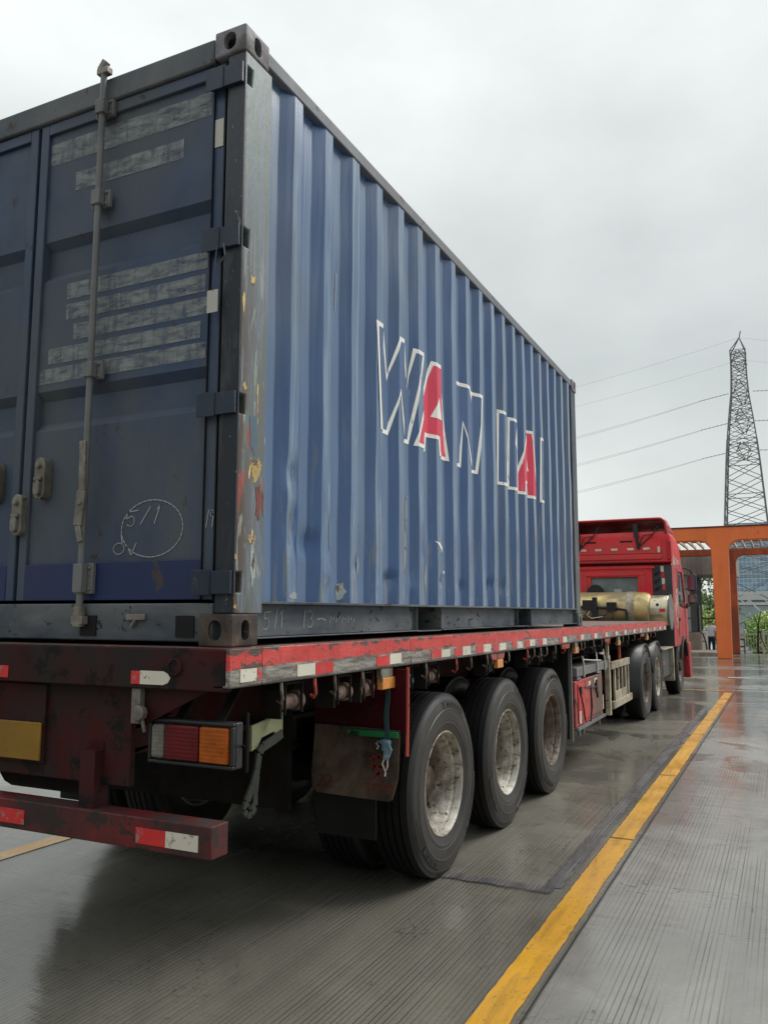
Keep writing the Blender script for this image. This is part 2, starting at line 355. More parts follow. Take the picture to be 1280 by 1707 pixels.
def sealer(name, axis, mid, half):
    t = NT(name); X, Y, Z = t.xyz(); g_ = t.math('LESS_THAN', t.math('FRACT', t.math('MULTIPLY', X, 1/.026)), .16)
    c_ = t.mix(t.noise((14, 3, 1), 5, .65, .35, .65), (.070, .068, .074), (.13, .125, .125)); c_ = t.mix(t.math('MULTIPLY', g_, t.noise((9, 1.2, 1), 4, .6, .42, .55)), c_, (.30, .29, .28)); c_ = t.mix(t.noise((40, 12, 1), 5, .7, .64, .68), c_, (.34, .33, .31))
    e = t.math('SUBTRACT', 1.0, t.math('DIVIDE', t.math('ABSOLUTE', t.math('SUBTRACT', X if axis == 'x' else Y, mid)), half))
    al = t.rng(t.math('ADD', e, t.math('MULTIPLY', t.noise((30, 9, 1) if axis == 'x' else (9, 30, 1), 6, .7, None), 1.2)), .62, 1.05)
    al = t.math('MULTIPLY', al, t.rng(t.noise((5, 1.1, 1), 4, .6, None), .30, .48, .45, .95))
    return t.done(c_, t.noise((6, 3, 1), 4, .6, .0, 1.4), 0, t.bump(t.noise((60, 30, 1), 4, .6, None), .25, .004), alpha=al)
M['sealer'] = sealer('sealed_strip', 'x', .6375, .062); M['sealer_across'] = sealer('sealed_strip_across', 'y', 2.185, .075)
M['joint'] = worn('joint_gap', (.02, .02, .018), .6)
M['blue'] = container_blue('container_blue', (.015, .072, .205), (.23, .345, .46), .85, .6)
M['blue_rail'] = worn('container_rail_blue', (.030, .048, .082), .45, .3, (.09, .06, .045), .05, (8, 8, 8), (.15, .16, .16), .25)
M['rail_grey'] = worn('grey_top_rail', (.15, .16, .19), .45, .25, (.10, .08, .07), .03, (8, 8, 8), (.20, .20, .21), .25)
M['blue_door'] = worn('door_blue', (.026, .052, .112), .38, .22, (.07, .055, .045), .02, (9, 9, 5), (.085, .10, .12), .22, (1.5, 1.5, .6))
M['hinge'] = worn('dark_blue_hinge', (.020, .032, .055), .45, .3, (.09, .075, .06), .03, (14, 14, 14))  # very dark blue base with paler chips
M['navy'] = worn('door_rail_navy', (.016, .028, .095), .42, .12, (.07, .055, .045), .02, (9, 9, 5))
M['low_rail'] = worn('dark_bottom_rail', (.032, .046, .070), .5, .35, (.025, .022, .02), .06, (14, 9, 20), (.14, .15, .155), .24, (1, 1.4, 3))  # dark blue-grey base with darker chips and paler patches
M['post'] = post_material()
M['casting'] = worn('rusty_corner_casting', (.14, .10, .076), .62, .4, (.20, .17, .14), .03, (14, 14, 14), (.04, .03, .028), .25, (6, 6, 6), bump=.5, bscale=60)
M['casting_top'] = worn('grey_corner_casting', (.24, .235, .26), .55, .25, (.10, .07, .05), .02, (14, 14, 14), (.08, .07, .065), .2, (6, 6, 6), bump=.35)
M['galv'] = worn('dirty_galvanised_steel', (.28, .265, .23), .5, .3, (.11, .075, .05), .05, (16, 16, 16), (.13, .115, .09), .25, (6, 6, 6), .35)
M['rod'] = worn('grey_lock_rod', (.15, .155, .155), .45, .3, (.11, .075, .05), .04, (16, 16, 16))
M['dark'] = worn('dark_underbody', (.012, .011, .011), .75, .4, dirt=(.026, .022, .018), dirt_amt=.2, dirt_scale=(3, 3, 3), spec=.12)
M['gasket_and_shade'] = worn('black_gasket_and_shade', (.018, .018, .019), .6, .2, spec=.12)  # black rubber, also used for the shade liners in the hinge slots
M['rail'] = deck_red()
M['deck'] = worn('deck_plate', (.20, .060, .052), .5, .35, (.22, .19, .17), .06, (6, 4, 6), (.16, .12, .11), .3, (2, .8, 2), bump=.5)
M['red_rear'] = worn('shaded_grimy_red', (.060, .008, .009), .5, .45, (.020, .016, .015), .10, (7, 7, 7), (.032, .024, .024), .28, (2.2, 2.2, 2.2), spec=.12)  # red darkened to hold the shade at the trailer rear, grime patches on top
M['bumper'] = worn('scratched_bumper_red', (.16, .014, .016), .36, .4, (.035, .024, .022), .12, (9, 9, 9), (.04, .022, .022), .28, (3, 3, 3))
M['box_red'] = worn('toolbox_red', (.62, .055, .055), .45, .25, (.10, .05, .04), .08, (12, 10, 6), (.16, .11, .09), .26, (2, 2, .8))
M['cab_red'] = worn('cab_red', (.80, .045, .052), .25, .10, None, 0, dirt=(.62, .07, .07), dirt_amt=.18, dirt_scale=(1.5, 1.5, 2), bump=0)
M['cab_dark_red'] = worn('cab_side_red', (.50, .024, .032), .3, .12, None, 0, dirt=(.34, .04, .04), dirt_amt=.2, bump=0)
M['tape_red'] = worn('red_reflective_tape', (.62, .035, .035), .35, .2, (.30, .20, .18), .09, (22, 22, 22), bump=.1)
M['tape_white'] = worn('white_reflective_tape', (.68, .65, .55), .35, .15, (.30, .27, .22), .075, (22, 22, 22), bump=.1)
M['black_plastic'] = worn('black_plastic', (.022, .023, .025), .42, .3)
M['grey_dark'] = worn('dark_grey_panel', (.055, .060, .066), .5, .3)
M['steel'] = worn('grey_steel', (.17, .17, .17), .5, .3, (.10, .07, .05), .03, (8, 8, 8))
M['pale_steel'] = worn('cream_steel', (.46, .42, .31), .5, .25, (.16, .10, .06), .07, (10, 10, 10), (.22, .18, .13), .2, (4, 4, 4))
M['rust'] = worn('pinkish_rusty_drum', (.30, .20, .165), .65, .35, (.10, .06, .05), .10, (16, 16, 16), (.12, .08, .065), .22, (8, 8, 8), bump=.6)
M['cable'] = worn('hazed_aluminium_cable', (.46, .47, .48), .5, .05, bump=0)  # grey paled, distance haze put into the colour
M['wire'] = worn('thin_wire_grey', (.10, .105, .11), .5, .2)
M['mirror'] = NT('mirror_glass').done((.30, .32, .33), .08, 1.0)
M['glass'] = NT('window_glass').done((.07, .085, .09), .06, 0, spec=.8)
M['rear_glass'] = worn('rear_window_glass', (.21, .24, .23), .12, .35, bump=0)
def ribbed(name, base):
    t = NT(name); X, Y, Z = t.xyz()
    h = t.math('ADD', t.math('SINE', t.math('MULTIPLY', X, 700)), t.math('SINE', t.math('MULTIPLY', Z, 420)))
    c = t.mix(t.noise((14, 14, 14), 5, .6, .4, .7), base, tuple(x*.55 for x in base))
    return t.done(c, .22, 0, t.bump(h, .22, .002), spec=.3)
M['lens_red'] = ribbed('red_lens', (.13, .004, .007))
M['lens_amber'] = ribbed('amber_lens', (.42, .095, .005))
M['lens_amber_old'] = worn('faded_amber_lens', (.62, .25, .06), .3, .25, (.70, .55, .3), .06, (18, 18, 18), bump=.1)
M['lens_white'] = ribbed('clear_lens', (.22, .21, .18))
M['plate_yellow'] = worn('yellow_plate', (.27, .145, .015), .45, .3, (.2, .1, .03), .06, (9, 9, 9))
M['flap'] = worn('muddy_rubber_flap', (.17, .13, .10), .7, .35, (.12, .05, .03), .06, (14, 14, 14), (.045, .035, .028), .3, (3, 3, 3), bump=.4, spec=.12)
M['flap_black'] = worn('black_rubber_flap', (.018, .018, .018), .7, .3, spec=.12)
M['maroon'] = worn('maroon_mudguard', (.05, .004, .008), .5, .35, (.03, .02, .02), .06, (8, 8, 8), spec=.12)
M['pole_red'] = worn('red_pole', (.50, .08, .06), .5, .3, (.15, .07, .05), .08, (16, 16, 16))
M['green'] = worn('green_clamp', (.01, .20, .06), .5, .3, (.01, .03, .015), .1, (12, 12, 12))
M['olive'] = worn('pale_olive_plate', (.24, .25, .14), .55, .25, (.08, .07, .05), .06, (16, 16, 16))
M['web_dark'] = worn('dark_webbing', (.045, .05, .042), .8, .3, bump=.4, bscale=120, spec=.12)
M['web_teal'] = worn('teal_webbing', (.045, .10, .105), .75, .3, bump=.4, bscale=120)
M['blue_buckle'] = worn('blue_zinc_buckle', (.16, .29, .36), .35, .3, (.5, .55, .55), .05, (40, 40, 40), metal=.3)
M['zinc'] = worn('bright_zinc_hook', (.55, .54, .50), .3, .2, metal=.8)
M['chalk'] = NT('chalk').done((.33, .36, .37), .9)
M['red_mark'] = NT('red_paint_marks').done((.17, .018, .014), .8)
M['paper'] = worn('weathered_paper', (.50, .50, .46), .8, .12)
M['concrete'] = worn('grey_concrete', (.33, .33, .315), .8, .18, (.2, .2, .19), .03, (3, 3, 1), (.19, .19, .18), .25, (1.6, 1.6, .25))
M['plinth'] = worn('pale_plinth', (.42, .40, .36), .8, .15, dirt=(.25, .22, .18), dirt_amt=.25, dirt_scale=(1.6, 1.6, .3))
M['orange'] = worn('orange_steel', (1.0, .225, .065), .42, .08, (.60, .15, .05), .02, (5, 5, 2), (.78, .19, .06), .12, (1.2, 1.2, .25), bump=.05)
M['orange_dirty'] = worn('weathered_orange_steel', (.62, .14, .05), .5, .2, (.22, .07, .04), .05, (5, 5, 2), (.26, .075, .045), .3, (1.2, 1.2, .4))
M['brown_col'] = worn('brown_column', (.155, .058, .045), .55, .2, dirt=(.09, .05, .045), dirt_amt=.2)
M['slat'] = worn('slat_pale', (.62, .50, .38), .6, .2, (.3, .2, .14), .06, (4, 4, 4))
M['cladding'] = worn('dark_cladding', (.10, .115, .125), .4, .15)
M['pane'] = worn('pale_glass_panel', (.42, .50, .51), .15, .12, bump=0)
M['white_steel'] = worn('white_steel', (.62, .64, .64), .5, .1)
M['tower'] = worn('hazed_galvanised_tower', (.19, .20, .21), .55, .2, bump=0)  # lighter grey with distance haze mixed into the paint
M['bark'] = worn('bark', (.055, .045, .035), .85, .3)

# ------------------------------------------------------------ GROUND
def slab(name, x0, x1, y0, y1, z, m, jag=0., n=1, kind=True):
    mb = MB(); ys = [y0+(y1-y0)*i/n for i in range(n+1)]
    vs = []
    for y in ys: vs += [(x0+rnd.uniform(-jag, jag), y, z), (x1+rnd.uniform(-jag, jag), y, z)]
    mb.add(vs, [(2*i, 2*i+1, 2*i+3, 2*i+2) for i in range(n)])
    o = mb.build(name, m, None, smooth=0); return struct(o)
def hill(y):   # the yard falls away beyond the canopy
    return 0 if y < 33 else -(y-33)*.062 if y < 58 else -1.55
g = MB(); gy = [-400, -60, -12, -4, 0, 5, 10, 15, 20, 26, 33, 40, 50, 58, 90, 180, 500, 1500]; gx = [-1200, -200, -40, -10, -4, 0, 1, 4, 10, 40, 200, 1200]
g.add([(x, y, hill(y)) for y in gy for x in gx], [(j*len(gx)+i, j*len(gx)+i+1, (j+1)*len(gx)+i+1, (j+1)*len(gx)+i) for j in range(len(gy)-1) for i in range(len(gx)-1)])
struct(g.build('ground', M['ground'], None, smooth=0))
slab('lane_line', .735, .885, -6, 15.25, .004, M['yellow'], .0035, 400)
slab('lane_line', -2.78, -2.63, -8, 15.25, .004, M['yellow'], .003, 60)
slab('stop_line', -3.6, .70, 15.55, 15.68, .004, M['yellow'], .0)
slab('white_marking', .55, 1.05, 19.4, 19.65, .004, M['white_line'])
slab('white_marking', 1.9, 3.2, 11.35, 11.5, .004, M['white_line'])
slab('sealed_crack', .580, .695, 2.24, 12.4, .004, M['sealer'], .006, 90)
j = MB(); xs = [-2.4+3.05*i/40 for i in range(41)]; vv = []
for x in xs: vv += [(x, 2.12+rnd.uniform(-.02, .02)-.02*math.sin(x*3), .008), (x, 2.25+rnd.uniform(-.02, .02)-.02*math.sin(x*3), .008)]
j.add(vv, [(2*i, 2*i+2, 2*i+3, 2*i+1) for i in range(40)]); struct(j.build('sealed_crack', M['sealer_across'], None, smooth=0))
slab('slab_joint', .917, .928, -8, 17.6, .004, M['joint'], .002, 120)
for yj in (3.45, 5.95, 9.0):
    slab('slab_joint', .735, .885, yj, yj+.014, .008, M['joint'], .0)
for k in range(16):
    x, y = rnd.choice(((1.3, 1.2), (.2, 1.4), (1.5, 2.6), (.3, 2.9), (1.2, 4.5), (-.6, .6), (1.8, 3.2), (.1, 1.7))); x += rnd.uniform(-.25, .25); y += rnd.uniform(-.4, .4); a = rnd.uniform(0, 3); l_ = rnd.uniform(.006, .016)
    tag(MB().add([(x-l_*math.cos(a), y-l_*math.sin(a), .004), (x+.004*math.sin(a), y-.004*math.cos(a), .007), (x+l_*math.cos(a), y+l_*math.sin(a), .005), (x-.004*math.sin(a), y+.004*math.cos(a), .006)], [(0, 1, 2, 3)]).build('dead_leaf', M['bark'], None, smooth=0), 'tiny dark scrap of dead leaf lying on the wet concrete', 'leaf', 'scraps of dead leaf on the wet concrete')

# ------------------------------------------------------------ SHIPPING CONTAINER
CL, CW, CH, CZ = 6.058, 2.438, 2.591, 1.44
cont = empty('shipping_container', (-CW/2, CL/2, CZ), 'worn blue corrugated freight container with white outlined lettering on the red trailer', 'container')
D_OUT, D_IN = -.012, -.048
def wall_breaks(y0, y1):
    """fold lines of the corrugated sheet as (y, depth): outer flat, fall, inner flat, rise"""
    ys = []
    for k in range(-1, 21):
        b_ = .4075+.28937*k-.000547*k*k
        for a, d in ((0, D_OUT), (.073, D_OUT), (.139, D_IN), (.212, D_IN)):
            if y0 < b_+a < y1: ys.append((b_+a, d))
    return ys
WB = wall_breaks(.20, 5.88)
def wall_x(y):
    if y <= WB[0][0]: return WB[0][1]
    for (a, u), (b, w) in zip(WB[:-1], WB[1:]):
        if a <= y <= b: return u+(w-u)*(y-a)/(b-a)
    return WB[-1][1]
DENTS = [(.44, 2.17, .045, .07, .022), (.47, 1.93, .05, .10, .030), (.62, 1.88, .06, .05, .016), (.74, 2.10, .03, .14, -.008), (.76, 1.74, .035, .05, -.012), (1.06, 1.80, .04, .05, .012),
         (1.48, 1.75, .05, .03, .018), (1.78, 1.72, .03, .05, -.010), (1.9, 1.95, .04, .12, .012), (2.2, 1.76, .05, .03, .014), (2.60, 1.74, .04, .03, .012), (3.2, 1.76, .06, .04, .014), (3.5, 1.75, .04, .05, .012), (2.5, 2.1, .03, .16, .008), (1.3, 2.2, .05, .3, .010), (4.2, 2.0, .05, .3, .008)]
def dent(y, z):
    d = 0
    for cy, cz, sy, sz, a in DENTS:
        q = ((y-cy)/sy)**2+((z-cz)/sz)**2
        if q < 9: d -= a*math.exp(-q)
    return d + .0016*math.sin(z*5.1+y*2.3)+.0012*math.sin(z*11+y*9)
w = MB(); ys = [(.20, WB[0][1])]
for (a, u), (b, v_) in zip(WB[:-1], WB[1:]):
    ys.append((a, u)); ys += [(a+(b-a)*f, u+(v_-u)*f) for f in (.33, .66)]
ys += [WB[-1], (5.88, WB[-1][1])]
zs = [1.605+.02*i for i in range(60)]; zs = zs + [zs[-1]+(3.955-zs[-1])*(i+1)/24 for i in range(24)]
nz_ = len(zs)
w.add([(x+dent(y, z), y, z) for y, x in ys for z in zs], [(i*nz_+k, (i+1)*nz_+k, (i+1)*nz_+k+1, i*nz_+k+1) for i in range(len(ys)-1) for k in range(nz_-1)])
me = w.mesh('side_wall', org(cont), fix=False)
def proud(me, xs_, n):
    a = me.attributes.new('proud', 'FLOAT', 'POINT'); a.data.foreach_set('value', [(x-D_IN)/(D_OUT-D_IN) for x in xs_ for _ in range(n)])
proud(me, [x for y, x in ys], nz_)
wall_o = link_mesh('side_wall', me, M['blue'], cont, 0, 13)
tag(wall_o, 'scuffed lettered side wall facing the lane')
w2 = MB(); w2.add([(-CW-x, y, z) for y, x in ys for z in (1.605, 3.955)], [(2*i, 2*i+1, 2*i+3, 2*i+2) for i in range(len(ys)-1)])
me = w2.mesh('side_wall', org(cont), fix=False); proud(me, [x for y, x in ys], 2); link_mesh('side_wall', me, M['blue'], cont, 0, 13)
MB().box(-2.40, -.04, 5.99, 6.02, 1.60, 3.95).build('front_wall', M['blue'], cont)
MB().box(-2.40, -.05, .03, 6.0, 4.008, 4.016).build('roof', M['blue_rail'], cont)
MB().box(-2.36, -.07, .08, 5.98, 1.57, 1.60).build('floor_panel', M['dark'], cont)
for s, xo in ((1, 0), (-1, -CW)):
    X_ = lambda a: xo - s*a
    MB().box(X_(.006), X_(.066), .16, 5.90, 3.952, 4.020).build('top_rail', M['rail_grey'], cont, .006)
    # bottom rail: a C channel open to the outside, interrupted by the fork pockets
    r = MB(); segs = ((.17, 1.83), (2.20, 3.85), (4.22, 5.89))
    r.box(X_(.004), X_(.10), .17, 5.89, 1.596, 1.608)
    for a, b in segs:
        r.box(X_(.046), X_(.054), a, b, 1.462, 1.596); 
        r.box(X_(.006), X_(.0455), a, b, 1.455, 1.461)
    r.build('bottom_rail', M['low_rail'], cont, .002, split=True)
    f = MB()
    for a, b in ((1.83, 2.20), (3.85, 4.22)):
        f.box(X_(.02), X_(1.2), a-.006, a-.001, 1.458, 1.594); f.box(X_(.02), X_(1.2), b+.001, b+.006, 1.458, 1.594); f.box(X_(.02), X_(1.2), a, b, 1.452, 1.457); f.box(X_(1.19), X_(1.2), a, b, 1.458, 1.594)
    f.build('fork_pocket', M['low_rail'], cont, split=True)
    f = MB().box(X_(.006), X_(.10), 5.86, 6.05, 1.555, 3.915); f.build('corner_post', M['blue_rail'], cont, .01)
# corner castings, hollow with oval openings
def casting(xs, ys_, zlo, zhi, mat):
    x0, x1 = sorted((xs, xs - math.copysign(.162, xs+1.2))); y0, y1 = sorted((ys_, ys_ + (.178 if ys_ < 3 else -.178)))
    b = MB().box(x0, x1, y0, y1, zlo, zhi); cy, cx, cz = (y0+y1)/2, (x0+x1)/2, (zlo+zhi)/2
    if zlo < 2:
        sx_ = 1 if xs > -1.2 else -1; sy_ = -1 if ys_ < 3 else 1
        hx = ((x0+x1)/2, x1+.02) if sx_ > 0 else (x0-.02, (x0+x1)/2); hy = (y0-.02, (y0+y1)/2) if sy_ < 0 else ((y0+y1)/2, y1+.02)
    else: hx, hy = (x0-.02, x1+.02), (y0-.02, y1+.02)
    c = [MB().box(x0+.028, x1-.028, y0+.028, y1-.028, zlo+.024, zhi-.024),
         MB().prism(stadium(cy, cz, .052, .082), 'x', *hx), MB().prism(stadium(cx, cz, .062, .080), 'y', *hy)]
    cut('corner_casting', b, c, mat, cont, 0, 35, .009)
for xs_ in (.004, -CW-.004):
    for yy in (-.004, CL+.004):
        casting(xs_, yy, 1.428, 1.556, M['casting'] if yy < 1 else M['low_rail']); casting(xs_, yy, 3.914, 4.034, M['casting_top'])
# rear corner posts with their hinge slots
HZ = (3.812, 3.094, 2.394, 1.678)
for s, xo in ((1, 0.), (-1, -CW)):
    pl = [(xo, .006), (xo, .205), (xo-s*.03, .215), (xo-s*.06, .215), (xo-s*.06, .12), (xo-s*.105, .10), (xo-s*.105, .03), (xo-s*.09, .006)]
    b = MB().prism(pl, 'z', 1.5565, 3.9135)
    cs = [MB().box(xo-s*.05, xo+s*.02, .018, .058, z-.040, z+.042) for z in HZ]
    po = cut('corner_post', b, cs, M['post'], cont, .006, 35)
    if s > 0:
        for z in HZ: MB().box(xo-.0485, xo-.040, .0195, .0565, z-.0385, z+.0405).build('slot_shade_liner', M['gasket_and_shade'], po)  # black liner painting in the shade inside each slot
    for z in HZ:
        h = MB().box(xo-s*.005, xo-s*.17, -.012, .004, z-.045, z+.045); h.tube([(xo-s*.028, .012, z-.037), (xo-s*.028, .012, z+.037)], .018, 10)
        h.box(xo-s*.10, xo-s*.19, -.016, -.0125, z-.05, z+.05); h.build('door_hinge', M['hinge'], cont, .004)
MB().box(-.10, -2.338, .008, .09, 1.445, 1.598).build('door_sill', M['low_rail'], cont, .006)
sl = MB(); sl.box(-.185, -.275, .0015, .0078, 1.463, 1.548); sl.box(-.70, -.79, .0015, .0078, 1.463, 1.548); sl.build('sill_slot', M['gasket_and_shade'], cont, split=True)
MB().box(-.43, -.53, -.006, .0075, 1.53, 1.555).bar((-.48, -.002, 1.53), (-.50, -.002, 1.50), .02, .008).build('sill_bracket', M['galv'], cont, .002, split=True)
MB().box(-.165, -2.27, .006, .085, 3.905, 4.018).build('door_header', M['blue_rail'], cont, .008)
# doors: flat bands and deep horizontal corrugations, framed by tubes
DZ = [(1.775, .036), (2.385, .036), (2.425, .070), (2.535, .070), (2.575, .036), (3.105, .036), (3.145, .070), (3.265, .070), (3.305, .036), (3.845, .036)]
for s, xo in ((1, 0.), (-1, -CW)):
    x0, x1 = xo-s*.108, xo-s*1.213
    d = MB(); n = len(DZ); d.add([(x, y, z) for x in (xo-s*.165, xo-s*1.16) for z, y in DZ], [(i, i+1, n+i+1, n+i) for i in range(n-1)])
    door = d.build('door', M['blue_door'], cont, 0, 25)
    f = MB(); f.box(xo-s*.112, xo-s*.166, .020, .075, 1.612, 3.90); f.box(xo-s*1.158, xo-s*1.208, .020, .075, 1.612, 3.90); f.box(xo-s*.1665, xo-s*1.1575, .020, .075, 3.846, 3.90)
    f.build('door_frame', M['blue_door'], door, .004)
    MB().box(xo-s*.1665, xo-s*1.1575, .0185, .075, 1.612, 1.774).build('kick_rail', M['navy'], door, .003)
    MB().box(xo-s*.1615, xo-s*.165, .010, .02, 1.612, 3.9).box(xo-s*.1065, xo-s*.1115, .018, .03, 1.605, 3.905).build('door_gasket', M['gasket_and_shade'], door, split=True)
    # lock rods
    for off, full in ((.778, 1),):
        rx = xo-s*off; rod = MB().tube([(rx, -.018, 1.52), (rx, -.018, 1.60), (rx, -.018, 2.0), (rx, -.018, 4.05)], .0150, 12).build('lock_rod', M['rod'], door)
        b = MB()
        for z in (1.705, 2.62, 3.42, 3.86):
            b.box(rx-.052, rx+.052, -.004, .018, z-.066 if z < 2 else z-.04, z+.066 if z < 2 else z+.04); b.box(rx-.026, rx+.026, -.040, -.0045, z-.062 if z < 2 else z-.035, z+.062 if z < 2 else z+.035)
            for dx in (-.037, .037):
                for dz in (-.045, .045): b.tube([(rx+dx, -.003, z+dz*(1 if z < 2 else .6)), (rx+dx, -.012, z+dz*(1 if z < 2 else .6))], .009, 6)
        b.build('rod_bracket', M['rod'], rod, .004, split=True)
        c = MB(); c.tube([(rx, -.018, 1.50), (rx, -.018, 1.585)], .024, 10); c.box(rx-.03, rx+.035, -.035, 0, 1.51, 1.545); c.box(rx-.03, rx+.035, -.035, 0, 4.02, 4.05); c.bar((rx-.02, -.018, 4.045), (rx+.012, -.018, 4.085), .03, .03)
        c.build('rod_cam', M['galv'], rod, .003, split=True)
        h = MB(); h.bar((rx-.004, -.036, 2.30), (rx+.004, -.036, 2.06), .034, .012, hint=(0, 1, 0)); h.bar((rx+.004, -.038, 2.08), (rx-.012, -.036, 1.93), .046, .014, hint=(0, 1, 0)); h.bar((rx-.012, -.036, 1.93), (rx+.006, -.034, 1.86), .03, .012, hint=(0, 1, 0)); h.tube([(rx, -.03, 2.03), (rx, -.05, 2.03)], .014, 8)
        h.build('rod_handle', M['galv'], rod, .003)
    for hx, hz in (((1.066, 2.16), (1.200, 2.00)) if s > 0 else ((1.066, 2.16),)):
        q = MB(); cxh = xo-s*hx; q.prism(stadium(cxh, hz, .062, .19), 'y', -.012, .0355); q.prism(stadium(cxh, hz-.045, .036, .07), 'y', -.03, -.0125); q.tube([(cxh, -.03, hz+.055), (cxh, -.011, hz+.055)], .013, 8)
        q.box(cxh-.022, cxh+.022, -.026, -.0125, hz-.012, hz+.004)
        q.build('handle_keeper', M['galv'], door, .003)
# worn, illegible pale stencil bands on the door
t = NT('rubbed_stencil_paint'); msk = t.math('MULTIPLY', t.noise((9, 9, 34), 5, .65, .34, .62, .4), t.noise((26, 26, 5), 4, .6, .28, .52, 0, (3, 0, 0)))
M['stencil'] = t.done((.30, .33, .34), .6, alpha=t.math('MULTIPLY', msk, .72))
st = MB()
for zz0, zz1, xa, xb in ((3.69, 3.80, -.19, -1.15), (3.53, 3.62, -.34, -.98), (3.00, 3.075, -.19, -1.0), (2.90, 2.975, -.20, -1.0), (2.80, 2.875, -.19, -.95), (2.70, 2.775, -.22, -1.1), (2.61, 2.68, -.19, -1.15)):
    st.box(xa, xb, .0335, .0355, zz0, zz1)
st.build('stencil_band', M['stencil'], cont, split=True)
MB().box(-.115, -.158, .016, .0195, 3.52, 3.645).build('pale_sticker', M['paper'], cont)
# chalk marks
ck = MB()
ribbon(ck, arc(-.444, 1.91, .165, .12, 0, 360, 36), .005, 'y', .033)
ribbon(ck, [(-.56, 1.965), (-.585, 1.955), (-.575, 1.985), (-.52, 1.99)], .005, 'y', .033); ribbon(ck, arc(-.56, 1.945, .022, .022, 80, -140, 8), .005, 'y', .033)
ribbon(ck, [(-.505, 1.93), (-.455, 2.0)], .005, 'y', .033); ribbon(ck, [(-.43, 1.93), (-.40, 2.01), (-.415, 1.99)], .005, 'y', .033)
ribbon(ck, arc(-.62, 1.83, .03, .024, 0, 360, 14), .005, 'y', .033); ribbon(ck, [(-.60, 1.845), (-.61, 1.89)], .005, 'y', .033)
ribbon(ck, [(-.575, 1.84), (-.55, 1.80), (-.525, 1.85)], .005, 'y', .033)
ck.build('chalk_mark', M['chalk'], cont, split=True)
ck = MB(); ribbon(ck, [(-.150, 1.90), (-.138, 1.97)], .004, 'y', .0175); ribbon(ck, arc(-.122, 1.955, .008, .014, 0, 360, 10), .004, 'y', .0175); ribbon(ck, [(-.114, 1.955), (-.12, 1.90)], .004, 'y', .0175)
ck.build('chalk_mark', M['chalk'], cont, split=True)
ck = MB(); LV = -.0455
def CKy(pts): ribbon(ck, pts, .0045, 'x', LV)
CKy([(.335, 1.565), (.29, 1.562), (.285, 1.535)]); CKy([(.285, 1.535)]+arc(.295, 1.515, .026, .024, 70, -120, 9)); CKy([(.365, 1.495), (.385, 1.575)]); CKy([(.405, 1.553), (.422, 1.572), (.418, 1.498)])
CKy([(.60, 1.495), (.612, 1.572)]); CKy(arc(.655, 1.552, .022, .018, 150, -70, 8)); CKy(arc(.655, 1.515, .026, .020, 80, -130, 8)); CKy([(.72, 1.53), (.76, 1.535), (.80, 1.525)])
for i in range(9): CKy([(.84+.03*i, 1.515+.012*(i % 2)), (.85+.03*i, 1.545-.006*(i % 3))])
ck.build('chalk_mark', M['chalk'], cont, split=True)
# lettering that follows the corrugations
def shrink(poly, d):
    """outline moved inwards by d"""
    n = len(poly); ar = sum(poly[i][0]*poly[(i+1) % n][1]-poly[(i+1) % n][0]*poly[i][1] for i in range(n)); sg = 1 if ar > 0 else -1; out = []
    for i in range(n):
        a, b, c = Vector(poly[i-1]), Vector(poly[i]), Vector(poly[(i+1) % n]); u, v = (b-a).normalized(), (c-b).normalized()
        n1, n2 = Vector((-u.y, u.x))*sg, Vector((-v.y, v.x))*sg; m_ = (n1+n2); k = max(.35, (1+n1.dot(n2)))
        out.append(tuple(b+m_*d/k))
    return out
def letter(polys, fills, holes=(), plain=()):
    bm = bmesh.new()
    def face(poly, mi, x):
        f = bm.faces.new([bm.verts.new((x, y, z)) for y, z in poly]); f.material_index = mi
    for poly in polys: face(poly, 0, 0.); face(shrink(poly, .026), 1, .0012)
    for hp in holes: face(hp, 0, .0024)
    for hp in plain: face(hp, 1, .0)
    bmesh.ops.triangulate(bm, faces=bm.faces[:])
    for y, _ in WB:
        bmesh.ops.bisect_plane(bm, geom=bm.verts[:]+bm.edges[:]+bm.faces[:], dist=1e-5, plane_co=(0, y, 0), plane_no=(0, 1, 0))
    off = org(cont)
    for v in bm.verts:
        y, z = v.co.y, v.co.z
        v.co = Vector((wall_x(y)+dent(y, z)+.0020+v.co.x, y, z))-off
    for f in bm.faces:
        f.normal_update()
        if f.normal.x < 0: f.normal_flip()
    me = bpy.data.meshes.new('letter'); bm.to_mesh(me); bm.free()
    return link_mesh('letter', me, [M['letter_white'], fills], cont, 0, 0)
M['letter_white'] = worn('letter_white', (.90, .89, .83), .5, .04, (.11, .17, .27), .03, (18, 18, 5), bump=0)
M['letter_blue'] = worn('letter_blue', (.080, .142, .285), .42, .12, (.2, .26, .36), .02, (30, 30, 3), bump=0)
M['letter_red'] = worn('letter_red', (.74, .055, .11), .45, .08, (.6, .35, .33), .03, (40, 40, 3), bump=0)
ZT, ZB = 3.155, 2.555
letter([[(1.263, ZT), (1.42, ZT), (1.465, 2.90), (1.567, ZT), (1.71, ZT), (1.74, 2.90), (1.797, ZT), (1.925, ZT), (1.765, ZB), (1.632, ZB), (1.580, 2.815), (1.482, ZB), (1.323, ZB)]], M['letter_blue'])
LA = [(2.08, ZT), (2.262, ZT), (2.376, ZB), (2.168, ZB), (2.152, 2.655), (2.03, 2.655), (2.01, ZB), (1.80, ZB)]; LT = [(2.155, 2.93), (2.20, 2.79), (2.073, 2.79)]
letter([LA], M['letter_red'], [LT])
letter([[(2.49, ZT), (2.745, ZT), (2.828, 2.94), (2.862, ZT), (3.030, ZT), (2.935, ZB), (2.765, ZB), (2.65, 2.86), (2.626, ZB), (2.49, ZB)]], M['letter_blue'])
